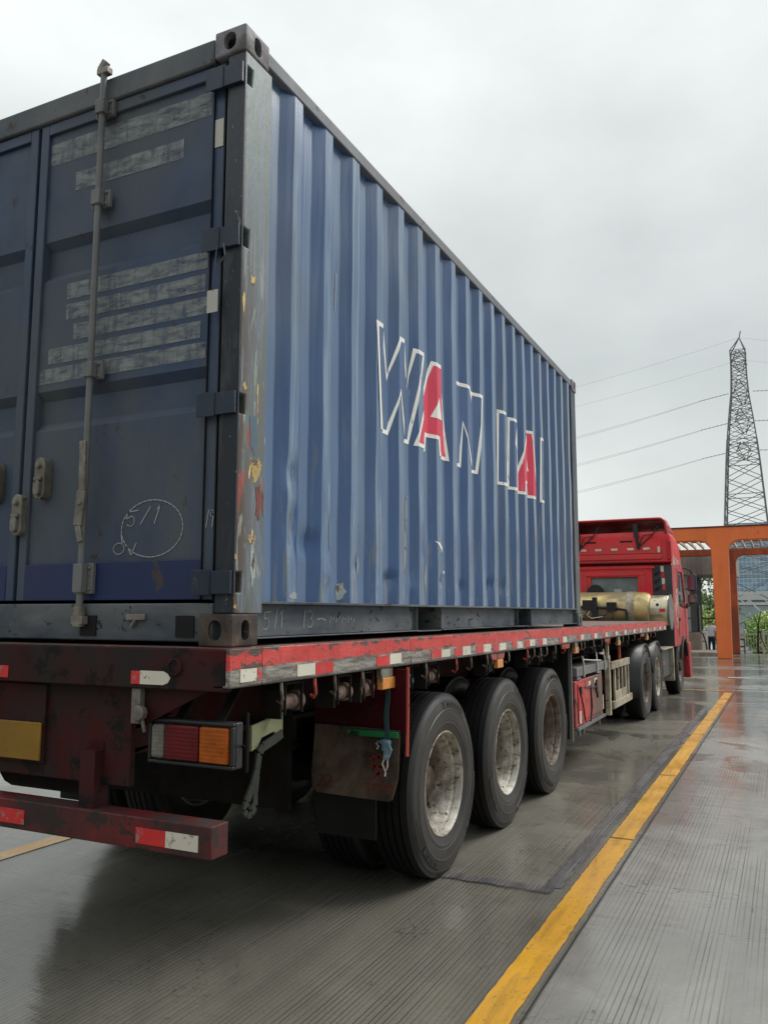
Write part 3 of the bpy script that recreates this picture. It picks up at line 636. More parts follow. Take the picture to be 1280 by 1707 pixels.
letter([[(3.455, ZT), (3.615, ZT), (3.60, ZB), (3.435, ZB)], [(3.735, ZT), (3.905, ZT), (3.875, ZB), (3.715, ZB)]], M['letter_blue'], (), [[(3.61, 2.89), (3.73, 2.89), (3.73, 2.79), (3.61, 2.79)]])
letter([[(y+2.10, z) for y, z in LA]], M['letter_red'], [[(y+2.10, z) for y, z in LT]])
letter([[(4.615, ZT), (4.775, ZT), (4.775, ZB), (4.60, ZB)]], M['letter_blue'])
def wall_patch(poly, mat, name):
    bm = bmesh.new(); bm.faces.new([bm.verts.new((0, y, z)) for y, z in poly]); bmesh.ops.triangulate(bm, faces=bm.faces[:])
    for y, _ in WB: bmesh.ops.bisect_plane(bm, geom=bm.verts[:]+bm.edges[:]+bm.faces[:], dist=1e-5, plane_co=(0, y, 0), plane_no=(0, 1, 0))
    for v in bm.verts: v.co = Vector((wall_x(v.co.y)+dent(v.co.y, v.co.z)+.0018, v.co.y, v.co.z))-org(cont)
    for f in bm.faces:
        f.normal_update()
        if f.normal.x < 0: f.normal_flip()
    me = bpy.data.meshes.new(name); bm.to_mesh(me); bm.free(); link_mesh(name, me, mat, cont, 0, 0)
def blob(cy, cz, ry, rz, k=11, seed=1):
    r_ = random.Random(seed); return [(cy+ry*(.7+.5*r_.random())*math.cos(6.283*i/k), cz+rz*(.7+.5*r_.random())*math.sin(6.283*i/k)) for i in range(k)]
M['bare'] = worn('bare_grey_steel', (.30, .34, .34), .5, .2, (.13, .09, .06), .1, (20, 20, 20), bump=.2)
wall_patch([(2.10, 2.005), (2.16, 1.998), (2.20, 1.97), (2.205, 1.91), (2.185, 1.955), (2.14, 1.985)], M['letter_white'], 'sticker_scrap')
wall_patch([(2.76, 1.985), (2.80, 2.01), (2.835, 1.975), (2.82, 1.935), (2.78, 1.95)], M['letter_white'], 'sticker_scrap')
wall_patch(blob(2.31, 1.82, .012, .012, 7, 4), M['letter_white'], 'sticker_scrap')
wall_patch(blob(.925, 1.665, .032, .045, 11, 2), M['bare'], 'bare_patch'); wall_patch(blob(.47, 1.635, .05, .018, 9, 3), M['bare'], 'bare_patch')
wall_patch([(.868, 3.27), (.880, 3.28), (.872, 3.10), (.862, 3.06)], M['bare'], 'bare_patch'); wall_patch(blob(1.12, 1.80, .02, .06, 9, 6), M['bare'], 'bare_patch'); wall_patch(blob(1.72, 2.15, .012, .10, 12, 7), M['bare'], 'bare_patch')
wall_patch(blob(1.71, 1.93, .016, .13, 12, 8), M['bare'], 'bare_patch'); wall_patch(blob(2.01, 1.78, .014, .09, 12, 9), M['bare'], 'bare_patch'); wall_patch(blob(2.19, 1.86, .014, .12, 12, 10), M['bare'], 'bare_patch'); wall_patch(blob(.78, 1.93, .02, .10, 12, 12), M['bare'], 'bare_patch')
M['patch_yellow'] = worn('old_yellow_paint', (.50, .36, .14), .65, .25, (.12, .09, .07), .14, (30, 30, 30)); M['patch_red'] = worn('old_red_paint', (.25, .055, .045), .65, .3, (.10, .07, .055), .18, (24, 24, 24)); M['patch_pale'] = worn('pale_scraped_paint', (.36, .40, .38), .6, .25, (.11, .085, .07), .12, (40, 40, 14)); M['patch_blue'] = worn('old_blue_paint', (.10, .16, .21), .5, .2, (.11, .085, .07), .06, (40, 40, 14))
for mk_, q_ in (('patch_yellow', [(.105, 2.181), (.160, 2.198), (.183, 2.169), (.171, 2.129), (.147, 2.081), (.122, 2.082), (.103, 2.131)]), ('patch_yellow', [(.068, 2.956), (.086, 2.944), (.112, 2.954), (.096, 2.907), (.074, 2.919)]),
                ('patch_yellow', [(.092, 1.869), (.112, 1.876), (.143, 1.847), (.106, 1.836), (.089, 1.845)]), ('patch_yellow', [(.008, 1.791), (.020, 1.787), (.022, 1.764), (.009, 1.768)]), ('patch_yellow', [(.009, 1.622), (.022, 1.603), (.027, 1.576), (.008, 1.573)]), ('patch_yellow', [(.032, 2.475), (.048, 2.489), (.066, 2.464), (.050, 2.450)]),
                ('patch_red', [(.135, 2.069), (.168, 2.089), (.180, 2.03), (.177, 1.981), (.169, 1.930), (.135, 1.946), (.150, 2.002)]), ('patch_red', [(.186, 2.06), (.198, 2.045), (.196, 1.954), (.188, 1.975)]), ('patch_pale', [(.114, 1.840), (.139, 1.829), (.152, 1.709), (.129, 1.648), (.109, 1.731)]), ('patch_blue', [(.082, 2.363), (.136, 2.387), (.149, 2.276), (.126, 2.197), (.091, 2.228)])):
    cy_, cz_ = sum(a for a, b in q_)/len(q_), sum(b for a, b in q_)/len(q_); j_ = []
    for (a, b), (c, d) in zip(q_, q_[1:]+q_[:1]):
        for f_ in (0, .25, .5, .75):
            u, v = a+(c-a)*f_, b+(d-b)*f_; k_ = .74+.30*rnd.random(); j_.append((cy_+(u-cy_)*k_, cz_+(v-cz_)*k_))
    q_ = j_
    MB().prism(q_, 'x', .0002, .0012).build('paint_patch', M[mk_], cont)
# paper tag on a wire at the hinge
tg = empty('paper_tag', (-.118, -.02, 2.78), 'small white paper tag wired to the hinge of the blue container door', 'tag')
MB().box(-.092, -.146, -.022, -.020, 2.775, 2.87).build('tag_card', M['paper'], tg); MB().tube([(-.118, -.021, 2.865), (-.112, -.024, 2.93), (-.105, -.02, 3.045)], .0025, 5).build('tag_wire', M['wire'], tg)
MB().tube([(-.07, -.02, 3.06), (-.05, -.035, 3.00), (-.085, -.03, 2.97)], .004, 5).build('hinge_pin_wire', M['wire'], cont)

# ------------------------------------------------------------ WHEELS
def tyre_mat():
    t = NT('tyre_rubber'); X, Y, Z = t.xyz()
    rr = t.math('SQRT', t.math('ADD', t.math('MULTIPLY', Y, Y), t.math('MULTIPLY', Z, Z))); an = t.math('ARCTAN2', Z, Y)
    c = t.mix(t.noise((5, 5, 5), 6, .65, .3, .7), (.012, .012, .013), (.030, .030, .029))
    ringd = t.noise((0, 0, 0), 2, .5, None)
    n = t.n('ShaderNodeTexNoise'); n.inputs['Scale'].default_value = 1; n.inputs['Detail'].default_value = 3
    cv = t.n('ShaderNodeCombineXYZ'); t.l(t.math('MULTIPLY', rr, 85), cv.inputs[0]); t.l(t.math('MULTIPLY', an, .5), cv.inputs[1]); t.l(cv.outputs[0], n.inputs['Vector'])
    rub = t.rng(n.outputs[0], .42, .66); c = t.mix(t.math('MULTIPLY', rub, .55), c, (.085, .082, .077))
    mud = t.noise((3, 3, 3), 5, .6, .50, .70, .5, (4, 4, 4)); c = t.mix(t.math('MULTIPLY', mud, .5), c, (.07, .06, .05))
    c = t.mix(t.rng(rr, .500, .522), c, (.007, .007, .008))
    sip = t.math('LESS_THAN', t.math('FRACT', t.math('MULTIPLY', an, 120/6.2832)), .22); sh = t.math('MULTIPLY', sip, t.rng(rr, .512, .519))
    h = t.math('ADD', t.math('MULTIPLY', sh, -1), t.math('MULTIPLY', n.outputs[0], .35))
    return t.done(c, t.mixf(rub, .38, .60), 0, t.bump(h, .45, .006), spec=.35)
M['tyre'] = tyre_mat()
M['rim'] = worn('chalky_rim', (.60, .58, .52), .45, .22, (.12, .085, .06), .08, (30, 30, 30), (.21, .175, .135), .27, (6, 6, 6), bump=.3)
M['rim_dark'] = worn('rusty_rim', (.26, .235, .20), .55, .3, (.09, .06, .045), .10, (20, 20, 20), (.11, .08, .06), .32, (6, 6, 6), bump=.4)
M['hub'] = worn('rusty_hub', (.055, .042, .033), .65, .4, (.035, .028, .024), .08, (16, 16, 16), (.15, .115, .08), .2, (8, 8, 8), bump=.4, spec=.12)
RT = .540
def make_tyre(parent, x0=0., name='tyre'):
    """tyre whose outer sidewall is at x0 and which reaches 0.275 inwards"""
    W = .275; pr = [(.300, x0-.035), (.306, x0-.020), (.322, x0-.012), (.352, x0-.006), (.356, x0-.003), (.372, x0-.0035), (.375, x0-.001), (.410, x0+.002), (.430, x0+.002), (.433, x0+.004), (.440, x0+.004), (.443, x0+.001), (.470, x0-.003), (.492, x0-.010), (.495, x0-.009), (.512, x0-.020), (.5215, x0-.027)]
    tr = [(RT-.006, x0-.030)]
    for gx in (.075, .120, .162, .205):
        tr += [(RT-.001, x0-gx+.006), (RT-.014, x0-gx+.0035), (RT-.014, x0-gx-.0035), (RT-.001, x0-gx-.006)]
    pr2 = [(r, 2*x0-W-a) for r, a in reversed(pr)]
    mb = MB().lathe(pr+tr+[(RT-.006, x0-W+.030)]+pr2, (0, 0, 0), 'x', 96)
    # raised panels for the moulded sidewall text
    for a0, a1 in ((38, 82), (205, 240), (300, 345)):
        n = 12; vs = []
        for i in range(n+1):
            t_ = R(a0+(a1-a0)*i/n)
            for r_, dx in ((.445, .000), (.448, .0035), (.484, -.0015), (.487, -.008)): vs.append((x0+dx, r_*math.cos(t_), r_*math.sin(t_)))
        mb.add(vs, [(4*i+k, 4*i+k+1, 4*i+k+5, 4*i+k+4) for i in range(n) for k in range(3)])
    for a0 in (44, 51, 58, 65, 72, 212, 220, 228, 308, 316, 324, 332):
        for da in (0, 3.2):
            t_ = R(a0+da); c_, s_ = math.cos(t_), math.sin(t_)
            mb.bar((x0+.003, .452*c_, .452*s_), (x0+.001, .480*c_, .480*s_), .005, .005)
    for i in range(10):
        t_ = R(a0+da)
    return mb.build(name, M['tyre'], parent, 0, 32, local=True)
def make_wheel(name, deep=True, rim='rim', both=False):
    hub = MB()
    if deep:
        hub.lathe([(.240, -.205), (.232, -.198), (.205, -.200), (.170, -.188), (.155, -.17), (.10, -.165), (.095, -.125), (.085, -.118), (0.001, -.116)], (0, 0, 0), 'x', 32)
        for i in range(10): a = R(36*i); hub.tube([(-.19, .183*math.cos(a), .183*math.sin(a)), (-.155, .183*math.cos(a), .183*math.sin(a))], .015, 6)
    else:
        hub.lathe([(.205, -.095), (.17, -.085), (.15, -.06), (.11, -.055), (.10, .0), (.085, .012), (.001, .014)], (0, 0, 0), 'x', 32)
        for i in range(10): a = R(36*i); hub.tube([(-.09, .168*math.cos(a), .168*math.sin(a)), (-.05, .168*math.cos(a), .168*math.sin(a))], .015, 6)
    w_ = hub.build(name, M['hub'], None, 0, 35, local=True)
    if deep:
        rp = [(.303, -.030), (.309, -.019), (.305, -.014), (.298, -.016), (.293, -.026), (.289, -.055), (.294, -.060), (.294, -.066), (.287, -.070), (.272, -.078), (.266, -.112), (.258, -.120), (.251, -.150), (.248, -.205), (.238, -.207)]
    else:
        rp = [(.303, -.030), (.309, -.019), (.305, -.014), (.298, -.016), (.293, -.026), (.285, -.055), (.265, -.070), (.24, -.095), (.205, -.097)]
    MB().lathe(rp, (0, 0, 0), 'x', 64).build('rim', M[rim], w_, 0, 50, local=True)
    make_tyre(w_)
    return w_
WHEELS = []
def place_wheel(src, parent, loc, flip=False, fresh=False):
    w_ = src if fresh else copy_tree(src)
    w_.parent = parent; w_.location = Vector(loc)-org(parent); w_.rotation_euler = (rnd.uniform(0, 6), 0, math.pi if flip else 0)
    return w_

# ------------------------------------------------------------ FLATBED TRAILER
TR = empty('flatbed_trailer', (-1.22, 6.2, 0), 'long red flatbed trailer with worn side rails carrying the blue container', 'trailer')
Y0, Y1, XR, XL = -.046, 12.52, .03, -2.47
MB().box(XL+.02, XR-.006, Y0+.02, Y1-.01, 1.405, 1.4265).build('deck', M['deck'], TR)
for s, xo in ((1, XR), (-1, XL)):
    r = MB(); y = Y0
    for yb in (.17, 1.62, 3.09, 5.10, 6.9, 8.7, 10.6, Y1):
        r.box(xo, xo-s*.02, y, yb-.0035, 1.275, 1.4235); r.box(xo-s*.021, xo-s*.075, y, yb-.0035, 1.275, 1.287); y = yb
    o = r.build('side_rail', M['rail'], TR, .004)
    if s > 0: tag(o, 'scraped red rail above a dirty grey band')
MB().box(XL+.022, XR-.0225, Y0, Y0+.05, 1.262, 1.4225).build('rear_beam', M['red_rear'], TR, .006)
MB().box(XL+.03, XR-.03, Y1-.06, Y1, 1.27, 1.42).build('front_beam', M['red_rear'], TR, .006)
cmb = MB()
for xc in (-.72, -1.72):
    cmb.box(xc-.08, xc+.08, .1, 12.2, 1.36, 1.385); cmb.box(xc-.008, xc+.008, .1, 12.2, .98, 1.36); cmb.box(xc-.08, xc+.08, .1, 9.3, .955, .98)
cmb.build('chassis_beam', M['red_rear'], TR, split=True)
cr = MB()
for i in range(22):
    y = .5+i*.55; cr.box(XR-.06, XL+.06, y, y+.06, 1.30, 1.358)
cr.build('cross_member', M['dark'], TR, split=True)
# reflective tape, alternating, on the lower band of the rail
tapes = [(.02, .13, 'w'), (.135, .165, 'r'), (.43, .58, 'w'), (.585, .74, 'r'), (1.19, 1.34, 'r'), (1.345, 1.49, 'w'), (1.91, 2.065, 'r'), (2.07, 2.21, 'w'), (2.29, 2.43, 'r'), (2.435, 2.585, 'w'), (2.70, 2.84, 'r'), (2.845, 3.0, 'w'),
         (3.04, 3.185, 'r'), (3.19, 3.35, 'w'), (3.50, 3.63, 'r'), (3.635, 3.785, 'w'), (3.85, 3.985, 'r'), (3.99, 4.14, 'w'), (4.24, 4.38, 'r'), (4.385, 4.51, 'w'), (4.95, 5.09, 'r'), (5.095, 5.25, 'w')]
y = 5.70
while y < 12.2: tapes += [(y, y+.14, 'r'), (y+.145, y+.29, 'w')]; y += rnd.choice((.62, .70, .66, .56))
for a, b, c in tapes:
    MB().box(XR+.0005, XR+.0025, a, b, 1.292+rnd.uniform(-.003, .003), 1.344+rnd.uniform(-.004, .002)).build('reflective_tape', M['tape_red' if c == 'r' else 'tape_white'], TR)
MB().box(-.449, -.403, Y0-.003, Y0-.0005, 1.279, 1.33).build('reflective_tape', M['tape_red'], TR)
MB().prism([(-.402, 1.279), (-.402, 1.332), (-.285, 1.332), (-.262, 1.322), (-.25, 1.306), (-.262, 1.288), (-.285, 1.279)], 'y', Y0-.003, Y0-.0005).build('reflective_tape', M['tape_white'], TR)
for xx, c in ((-1.15, 'r'), (-1.30, 'w'), (-1.9, 'r'), (-2.05, 'w')): MB().box(xx, xx-.145, Y0-.003, Y0-.0005, 1.279, 1.33).build('reflective_tape', M['tape_red' if c == 'r' else 'tape_white'], TR)
MB().lathe([(.034, 0), (.034, -.012), (.026, -.014), (.024, -.008), (.001, -.008)], (-.225, Y0, 1.352), 'y', 20).build('rear_reflector', M['red_rear'], TR)
MB().prism([(-.445, 1.262), (-.10, 1.262), (-.40, 1.12), (-.445, 1.12)], 'y', .0, .012).build('gusset_plate', M['red_rear'], TR)
MB().box(-.415, -.46, -.03, -.0, 1.12, 1.26).tube([(-.41, -.02, 1.165), (-.41, -.05, 1.165)], .03, 10).bar((-.40, -.03, 1.14), (-.385, -.03, 1.09), .012, .012).build('rear_latch', M['galv'], TR, .003)
# tail lamp cluster
for s, xo in ((1, 0.), (-1, -2.44)):
    X_ = lambda a: xo - s*a
    tl = MB().box(X_(-.012), X_(.405), .03, .075, .968, 1.142).box(X_(-.012), X_(.405), .012, .0295, 1.128, 1.142).box(X_(-.012), X_(.405), .012, .0295, .968, .982).box(X_(-.012), X_(.004), .012, .0295, .9825, 1.1275).box(X_(.388), X_(.405), .012, .0295, .9825, 1.1275).build('tail_lamp', M['black_plastic'], TR, .005)
    MB().box(X_(.320), X_(.380), .000, .0295, .99, 1.12).build('clear_lens', M['lens_white'], tl, .012, seg=3)
    MB().box(X_(.150), X_(.314), .004, .0295, .988, 1.122).build('red_lens', M['lens_red'], tl, .006)
    MB().box(X_(.010), X_(.144), .004, .0295, .988, 1.122).build('amber_lens', M['lens_amber'], tl, .006)
    q = MB(); q.tube([(X_(-.05), .05, 1.18), (X_(-.05), .05, .96)], .006, 6); q.tube([(X_(-.05), .05, 1.05), (X_(0), .08, 1.05)], .006, 6); q.bar((X_(.1), .08, 1.14), (X_(.1), .2, 1.27), .04, .01); q.bar((X_(.3), .08, 1.14), (X_(.3), .2, 1.27), .04, .01); q.build('lamp_bracket', M['dark'], TR, split=True)
pm = MB().box(-.98, -1.46, -.01, .002, .93, 1.09); pl = pm.build('number_plate', M['plate_yellow'], TR, .004); MB().box(-.97, -1.47, .003, .02, .92, 1.25).build('plate_holder', M['red_rear'], TR)
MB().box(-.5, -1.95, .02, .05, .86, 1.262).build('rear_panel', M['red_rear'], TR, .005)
# rear underrun bumper
bp = MB().box(-.032, -2.41, -.05, .055, .652, .772).build('rear_bumper', M['bumper'], TR, .005)
for a, b, c in ((-.39, -.245, 'r'), (-.244, -.09, 'w'), (-1.28, -1.16, 'w'), (-1.46, -1.32, 'w'), (-1.159, -1.0, 'r')):
    MB().box(a, b, -.0535, -.0505, .676, .735).build('reflective_tape', M['tape_red' if c == 'r' else 'tape_white'], bp)
q = MB()
for xc in (-.68, -1.76): q.box(xc-.04, xc+.04, -.03, .05, .7725, 1.0); q.bar((xc, .02, .98), (xc, .45, 1.05), .08, .1)
q.build('bumper_bracket', M['red_rear'], TR, split=True)
# winches, hooks and side lamps below the rail
def winch(y, L, worn_key, x=-.055, z=1.178, ring=True):
    w_ = MB().tube([(x, y, z), (x, y+L*.15, z), (x, y+L, z)], .034, 14).build('strap_winch', M[worn_key], TR)
    b = MB(); yb = y+L*.96
    for a in (y+.01, yb): b.bar((x+.055, a, z-.045), (x+.055, a, 1.272), .006, .012, hint=(1, 0, 0)); b.bar((x-.05, a, z-.045), (x-.05, a, 1.272), .006, .012, hint=(1, 0, 0))
    b.bar((x+.055, y+.01, 1.262), (x+.055, yb, 1.262), .006, .008); b.box(x-.05, x+.05, y-.016, y-.002, z-.06, z+.06); b.build('winch_frame', M['dark'], w_, split=True)
    if ring:
        c = MB().lathe([(.018, 0), (.044, 0), (.044, .03), (.018, .03), (.018, 0)], (x+.002, y+L+.012, z), 'y', 18); c.tube([(x-.045, y+L+.03, z), (x+.045, y+L+.03, z)], .010, 8); c.build('winch_head', M[worn_key], w_)
    return w_
for y, L, k in ((.375, .15, 'rust'), (.83, .14, 'rust'), (1.10, .11, 'rust'), (1.60, .10, 'blue_buckle'), (1.93, .16, 'rust'), (3.02, .12, 'steel'), (4.02, .1, 'steel'), (4.40, .1, 'steel'), (4.86, .1, 'steel'), (6.15, .14, 'dark'), (6.6, .14, 'steel'), (7.05, .14, 'dark'), (8.0, .14, 'steel'), (8.35, .14, 'dark'), (8.75, .14, 'rust'), (9.9, .14, 'dark'), (10.3, .14, 'dark'), (10.8, .14, 'dark'), (11.4, .14, 'dark')): winch(y, L, k)
hooks = MB(); hy = [.33, .60, .78, 1.06, 1.27, 1.86, 2.35, 2.62, 2.95, 3.05, 3.45, 3.95, 4.15, 4.35, 4.55, 4.85, 5.2, 5.9, 6.05, 6.5, 6.95, 7.4, 7.9, 8.3, 8.7, 9.2, 9.7, 10.2, 10.7, 11.2]
for i, y in enumerate(hy):
    o = MB().tube([(XR-.015, y, 1.285), (XR-.005, y-.01, 1.24), (XR-.012, y+.01, 1.205), (XR-.035, y+.03, 1.185), (XR-.055, y+.035, 1.195)], .0075, 6).build('rope_hook', M['pole_red' if i % 5 == 1 else 'galv'], TR)
for y in (1.275, 5.62, 7.95, 10.3): 
    l_ = MB().box(XR-.005, XR-.04, y, y+.15, 1.165, 1.225).build('side_lamp', M['lens_amber_old'], TR, .004); MB().box(XR-.006, XR-.035, y-.01, y+.12, 1.2255, 1.274).build('lamp_base', M['galv'], l_)
MB().box(XR-.005, XR-.04, 3.17, 3.30, 1.165, 1.225).build('side_lamp', M['lens_amber_old'], TR, .004)
for y in (3.02, 5.08, 7.12, 9.75):
    MB().prism([(y, 1.274), (y+.34, 1.274), (y+.30, 1.226), (y+.04, 1.226)], 'x', XR-.008, XR-.028).build('gusset_plate', M['box_red'], TR, .003)
# mudguard, flaps and pole behind the first axle
YF = 1.43
MB().box(.085, -.47, YF-.004, YF+.012, .935, 1.262).build('mudguard', M['maroon'], TR)
fl = MB(); fl.prism([(.058, .945), (.046, .70), (.012, .585), (-.01, .575), (-.44, .585), (-.475, .605), (-.48, .70), (-.46, .955)], 'y', YF-.018, YF-.006)
fl = fl.build('mud_flap', M['flap'], TR, .003)
MB().box(.052, -.25, YF-.034, YF-.0185, .905, .938).build('flap_clamp', M['green'], fl, .003)
mk = MB(); kx, kz, kl = -.068, .745, YF-.0195
def S(pts, w_=.012): ribbon(mk, [(kx+.105*u, kz+.115*v) for u, v in pts], w_, 'y', kl)
S([(0, .62), (.03, .48)]); S([(-.45, .36), (-.42, .5), (.45, .5), (.38, .36)]); S([(-.06, .36), (-.28, -.1), (.3, -.55)]); S([(.22, .3), (.05, -.22), (-.38, -.56)]); S([(-.5, .05), (.55, .05)])
for i in range(5): ribbon(mk, [(-.13+.035*i, .655), (-.125+.035*i+.01*(i % 2), .615)], .008, 'y', kl)
ribbon(mk, [(-.15, .66), (.02, .657)], .007, 'y', kl)
for dx in (0, .05): ribbon(mk, arc(-.42+dx, .665, .018, .018, 130, -60, 6)+[(-.435+dx, .625), (-.40+dx, .625)], .006, 'y', kl)
mk.build('painted_characters', M['red_mark'], fl, split=True)
MB().box(-.10, -.47, YF+.02, YF+.03, .36, .60).build('mud_flap', M['flap_black'], TR, .003)
MB().tube([(.088, YF+.02, 1.27), (.086, YF+.02, 1.0), (.082, YF+.02, .81)], .010, 8).build('flap_pole', M['pole_red'], TR)
MB().prism([(.24, 1.10), (.47, 1.135), (.47, 1.035), (.43, 1.04), (.40, 1.06), (.31, 1.045), (.28, 1.01), (.24, 1.0)], 'x', -.075, -.062).build('strap_plate', M['olive'], TR, .002)
q = MB().box(-1.97, -2.52, YF-.004, YF+.012, .935, 1.262); q.build('mudguard', M['maroon'], TR)  # unseen left copy, added to block light from that side
MB().box(-1.96, -2.48, YF-.018, YF-.006, .58, .95).build('mud_flap', M['flap'], TR, .003); MB().box(-1.97, -2.4, YF+.02, YF+.03, .36, .60).build('mud_flap', M['flap_black'], TR, .003)  # unseen left flaps, added to keep light out from under the trailer
MB().box(-.56, -1.90, 1.30, 1.34, .50, 1.27).build('light_block_panel', M['dark'], TR)  # unseen cross panel added to darken the space under the deck
MB().box(-1.95, -2.42, 6.0, 9.0, .40, 1.20).build('side_locker', M['dark'], TR, .02)  # unseen box added to stop side light reaching the underbody
MB().box(-.78, -2.44, 5.63, 5.66, .33, 1.27).build('splash_panel', M['flap_black'], TR)  # unseen inner stretch, added to close off light below the deck
# running gear
for i, y in enumerate((2.18, 3.45, 4.74)):
    ax = MB().tube([(-.2, y, RT), (-2.24, y, RT)], .07, 12); ax.build('axle', M['dark'], TR)
    sp = MB()
    for xc in (-.80, -1.64):
        for k in range(5): sp.box(xc-.045, xc+.045, y-.55+.07*k, y+.55-.07*k, .66+.022*k, .68+.022*k)
        sp.bar((xc, y-.62, .78), (xc, y-.62, .98), .1, .2); sp.box(xc-.07, xc+.07, y-.1, y+.1, .58, .66)
    sp.build('leaf_spring', M['dark'], TR, split=True)
    MB().lathe([(.001, .0), (.10, .0), (.11, .02), (.11, .16), (.10, .18), (.001, .18)], (-.62, y+.28, .68), 'y', 18).build('brake_chamber', M['dark'], TR)
MB().tube([(-1.0, .35, .85), (-1.5, .35, .85)], .13, 16).build('air_tank', M['dark'], TR)
tw = make_wheel('wheel', True, 'rim'); first = True
for i, y in enumerate((2.18, 3.45, 4.74)):
    z = RT-.004
    w_ = place_wheel(tw, TR, (0.02, y, z), False, first); first = False
    w_.rotation_euler.x = (.25, -.2, .45)[i]
    if i == 2:
        for c_ in kids(w_):
            if c_.name.startswith('rim'): c_.data = c_.data.copy(); c_.data.materials[0] = M['rim_dark']
    for x, fl_ in ((-.635, True), (-1.805, False), (-2.44, True)):
        place_wheel(tw, TR, (x, y, z), fl_)
# panel, toolbox, beam and the ladder-like guard ahead of the axles
MB().box(-.06, -.75, 5.63, 5.66, .33, 1.27).build('splash_panel', M['flap_black'], TR); MB().box(-.03, -.06, 5.655, 5.685, .3, 1.22).build('panel_post', M['steel'], TR)
tb = MB().box(-.06, -.55, 5.93, 7.30, .40, .865).build('toolbox', M['box_red'], TR, .012)
q = MB(); q.box(-.055, -.05, 6.02, 6.62, .45, .83); q.box(-.055, -.05, 6.66, 7.22, .45, .83); q.build('toolbox_door', M['box_red'], tb, .003, split=True)
q = MB(); q.tube([(-.045, 6.05, .80), (-.04, 6.2, .6), (-.042, 6.3, .42)], .007, 5); q.tube([(-.045, 6.6, .79), (-.038, 6.62, .55), (-.042, 6.55, .40)], .008, 5); q.tube([(-.045, 6.85, .8), (-.04, 6.95, .62)], .010, 5); q.tube([(-.045, 6.3, .78), (-.03, 6.9, .74), (-.045, 6.95, .66)], .006, 5); q.box(-.049, -.035, 6.10, 6.16, .72, .80); q.box(-.049, -.03, 6.86, 6.93, .70, .82)
q.build('toolbox_cord', M['black_plastic'], tb, split=True)
for a, b, z0, z1, c in ((6.36, 6.50, .78, .83, 'r'), (6.505, 6.62, .78, .83, 'w'), (6.80, 6.95, .79, .84, 'w'), (6.05, 6.13, .56, .70, 'r'), (6.05, 6.13, .43, .555, 'w'), (7.24, 7.28, .46, .62, 'w')):
    MB().box(-.0495, -.046, a, b, z0, z1).build('reflective_tape', M['tape_red' if c == 'r' else 'tape_white'], tb)
q = MB(); q.bar((-.05, 5.93, .385), (-.05, 7.34, .385), .03, .03); 
for y in (6.0, 6.2, 7.0): q.bar((-.05, y, .39), (-.05, y, .31), .025, .025)
q.build('toolbox_shelf', M['steel'], tb)
q = MB(); q.box(-.04, -.10, 7.66, 7.74, .34, 1.05); q.box(-.02, -.06, 7.72, 8.98, .88, .97); q.box(-.02, -.06, 7.80, 9.12, .40, .49)
for y in (7.95, 8.2, 8.45, 8.7, 8.9): q.box(-.03, -.055, y, y+.06, .49, .88)
q.box(-.035, -.045, 7.95, 8.8, .49, .60); q.build('side_guard', M['pale_steel'], TR, .006)
MB().box(-.03, -.06, 7.55, 7.61, 1.02, 1.27).build('guard_hanger', M['pale_steel'], TR); MB().tube([(-.04, 8.32, 1.27), (-.04, 8.34, .97)], .02, 8).build('guard_hanger', M['pole_red'], TR)
q = MB()
for xc in (-.55, -1.9): q.box(xc-.06, xc+.06, 7.36, 7.48, .35, 1.30); q.box(xc-.15, xc+.15, 7.3, 7.54, .32, .35)
q.build('landing_leg', M['dark'], TR, .004, split=True)
# loose things on and under the trailer
bm_ = empty('steel_beam', (-.2, 6.8, .87), 'grey steel beam lying across the top of the red toolbox', 'beam')
MB().box(-.05, -.17, 5.98, 7.62, .905, 1.0).box(-.175, -.30, 5.80, 7.55, .90, .99).box(-.055, -.29, 6.02, 6.2, .868, .899).box(-.055, -.29, 7.1, 7.25, .868, .899).build('beam_section', M['steel'], bm_, .006, split=True)
rp_ = MB()
for y, dy in ((6.25, .02), (7.0, -.05), (7.35, .04)): rp_.tube([(-.075, y+.05, 1.19), (-.04, y+dy, 1.02), (-.038, y+dy+.02, .93), (-.043, y+dy+.01, .89)], .009, 6)
rp_.tube([(-.06, 6.32, 1.07), (-.035, 6.7, 1.045), (-.05, 7.2, 1.02)], .008, 6); rp_.tube([(-.06, 7.2, 1.1), (-.04, 7.32, 1.09), (-.07, 7.42, 1.17)], .012, 6)
tag(rp_.build('tie_rope', worn('white_rope', (.62, .61, .57), .8, .1), None), 'white rope ties knotted round the grey steel beam', 'rope')
rs = empty('ratchet_strap', (.0, 1.40, .80), 'teal ratchet strap with a blue buckle hanging in front of the brown mud flap', 'strap')
q = MB(); n = 8
pts = [(-.01+.004*math.sin(i), 1.405-.004*i*.4, 1.19-.29*i/n) for i in range(n+1)]
for a, b in zip(pts[:-1], pts[1:]): q.bar(a, b, .030, .004, hint=(.3, 1, 0))
q.build('webbing', M['web_teal'], rs)
q = MB(); q.box(-.032, .012, 1.375, 1.398, .84, .90); q.tube([(-.045, 1.385, .885), (.02, 1.385, .885)], .012, 8); q.prism([(-.02, .90), (.015, .895), (.035, .85), (.012, .795), (-.018, .80), (-.012, .85)], 'y', 1.36, 1.374); q.build('buckle', M['blue_buckle'], rs, .003)
q = MB(); q.tube([(-.012, 1.368, .80), (-.022, 1.368, .775), (-.003, 1.368, .735), (.008, 1.368, .765), (.008, 1.368, .80)], .005, 6); q.tube([(-.003, 1.368, .735), (-.005, 1.362, .715)], .005, 6); q.tube([(-.05, 1.376, .89), (-.06, 1.37, .875), (-.045, 1.37, .865), (-.055, 1.37, .85)], .006, 6); q.build('strap_hook', M['zinc'], rs)
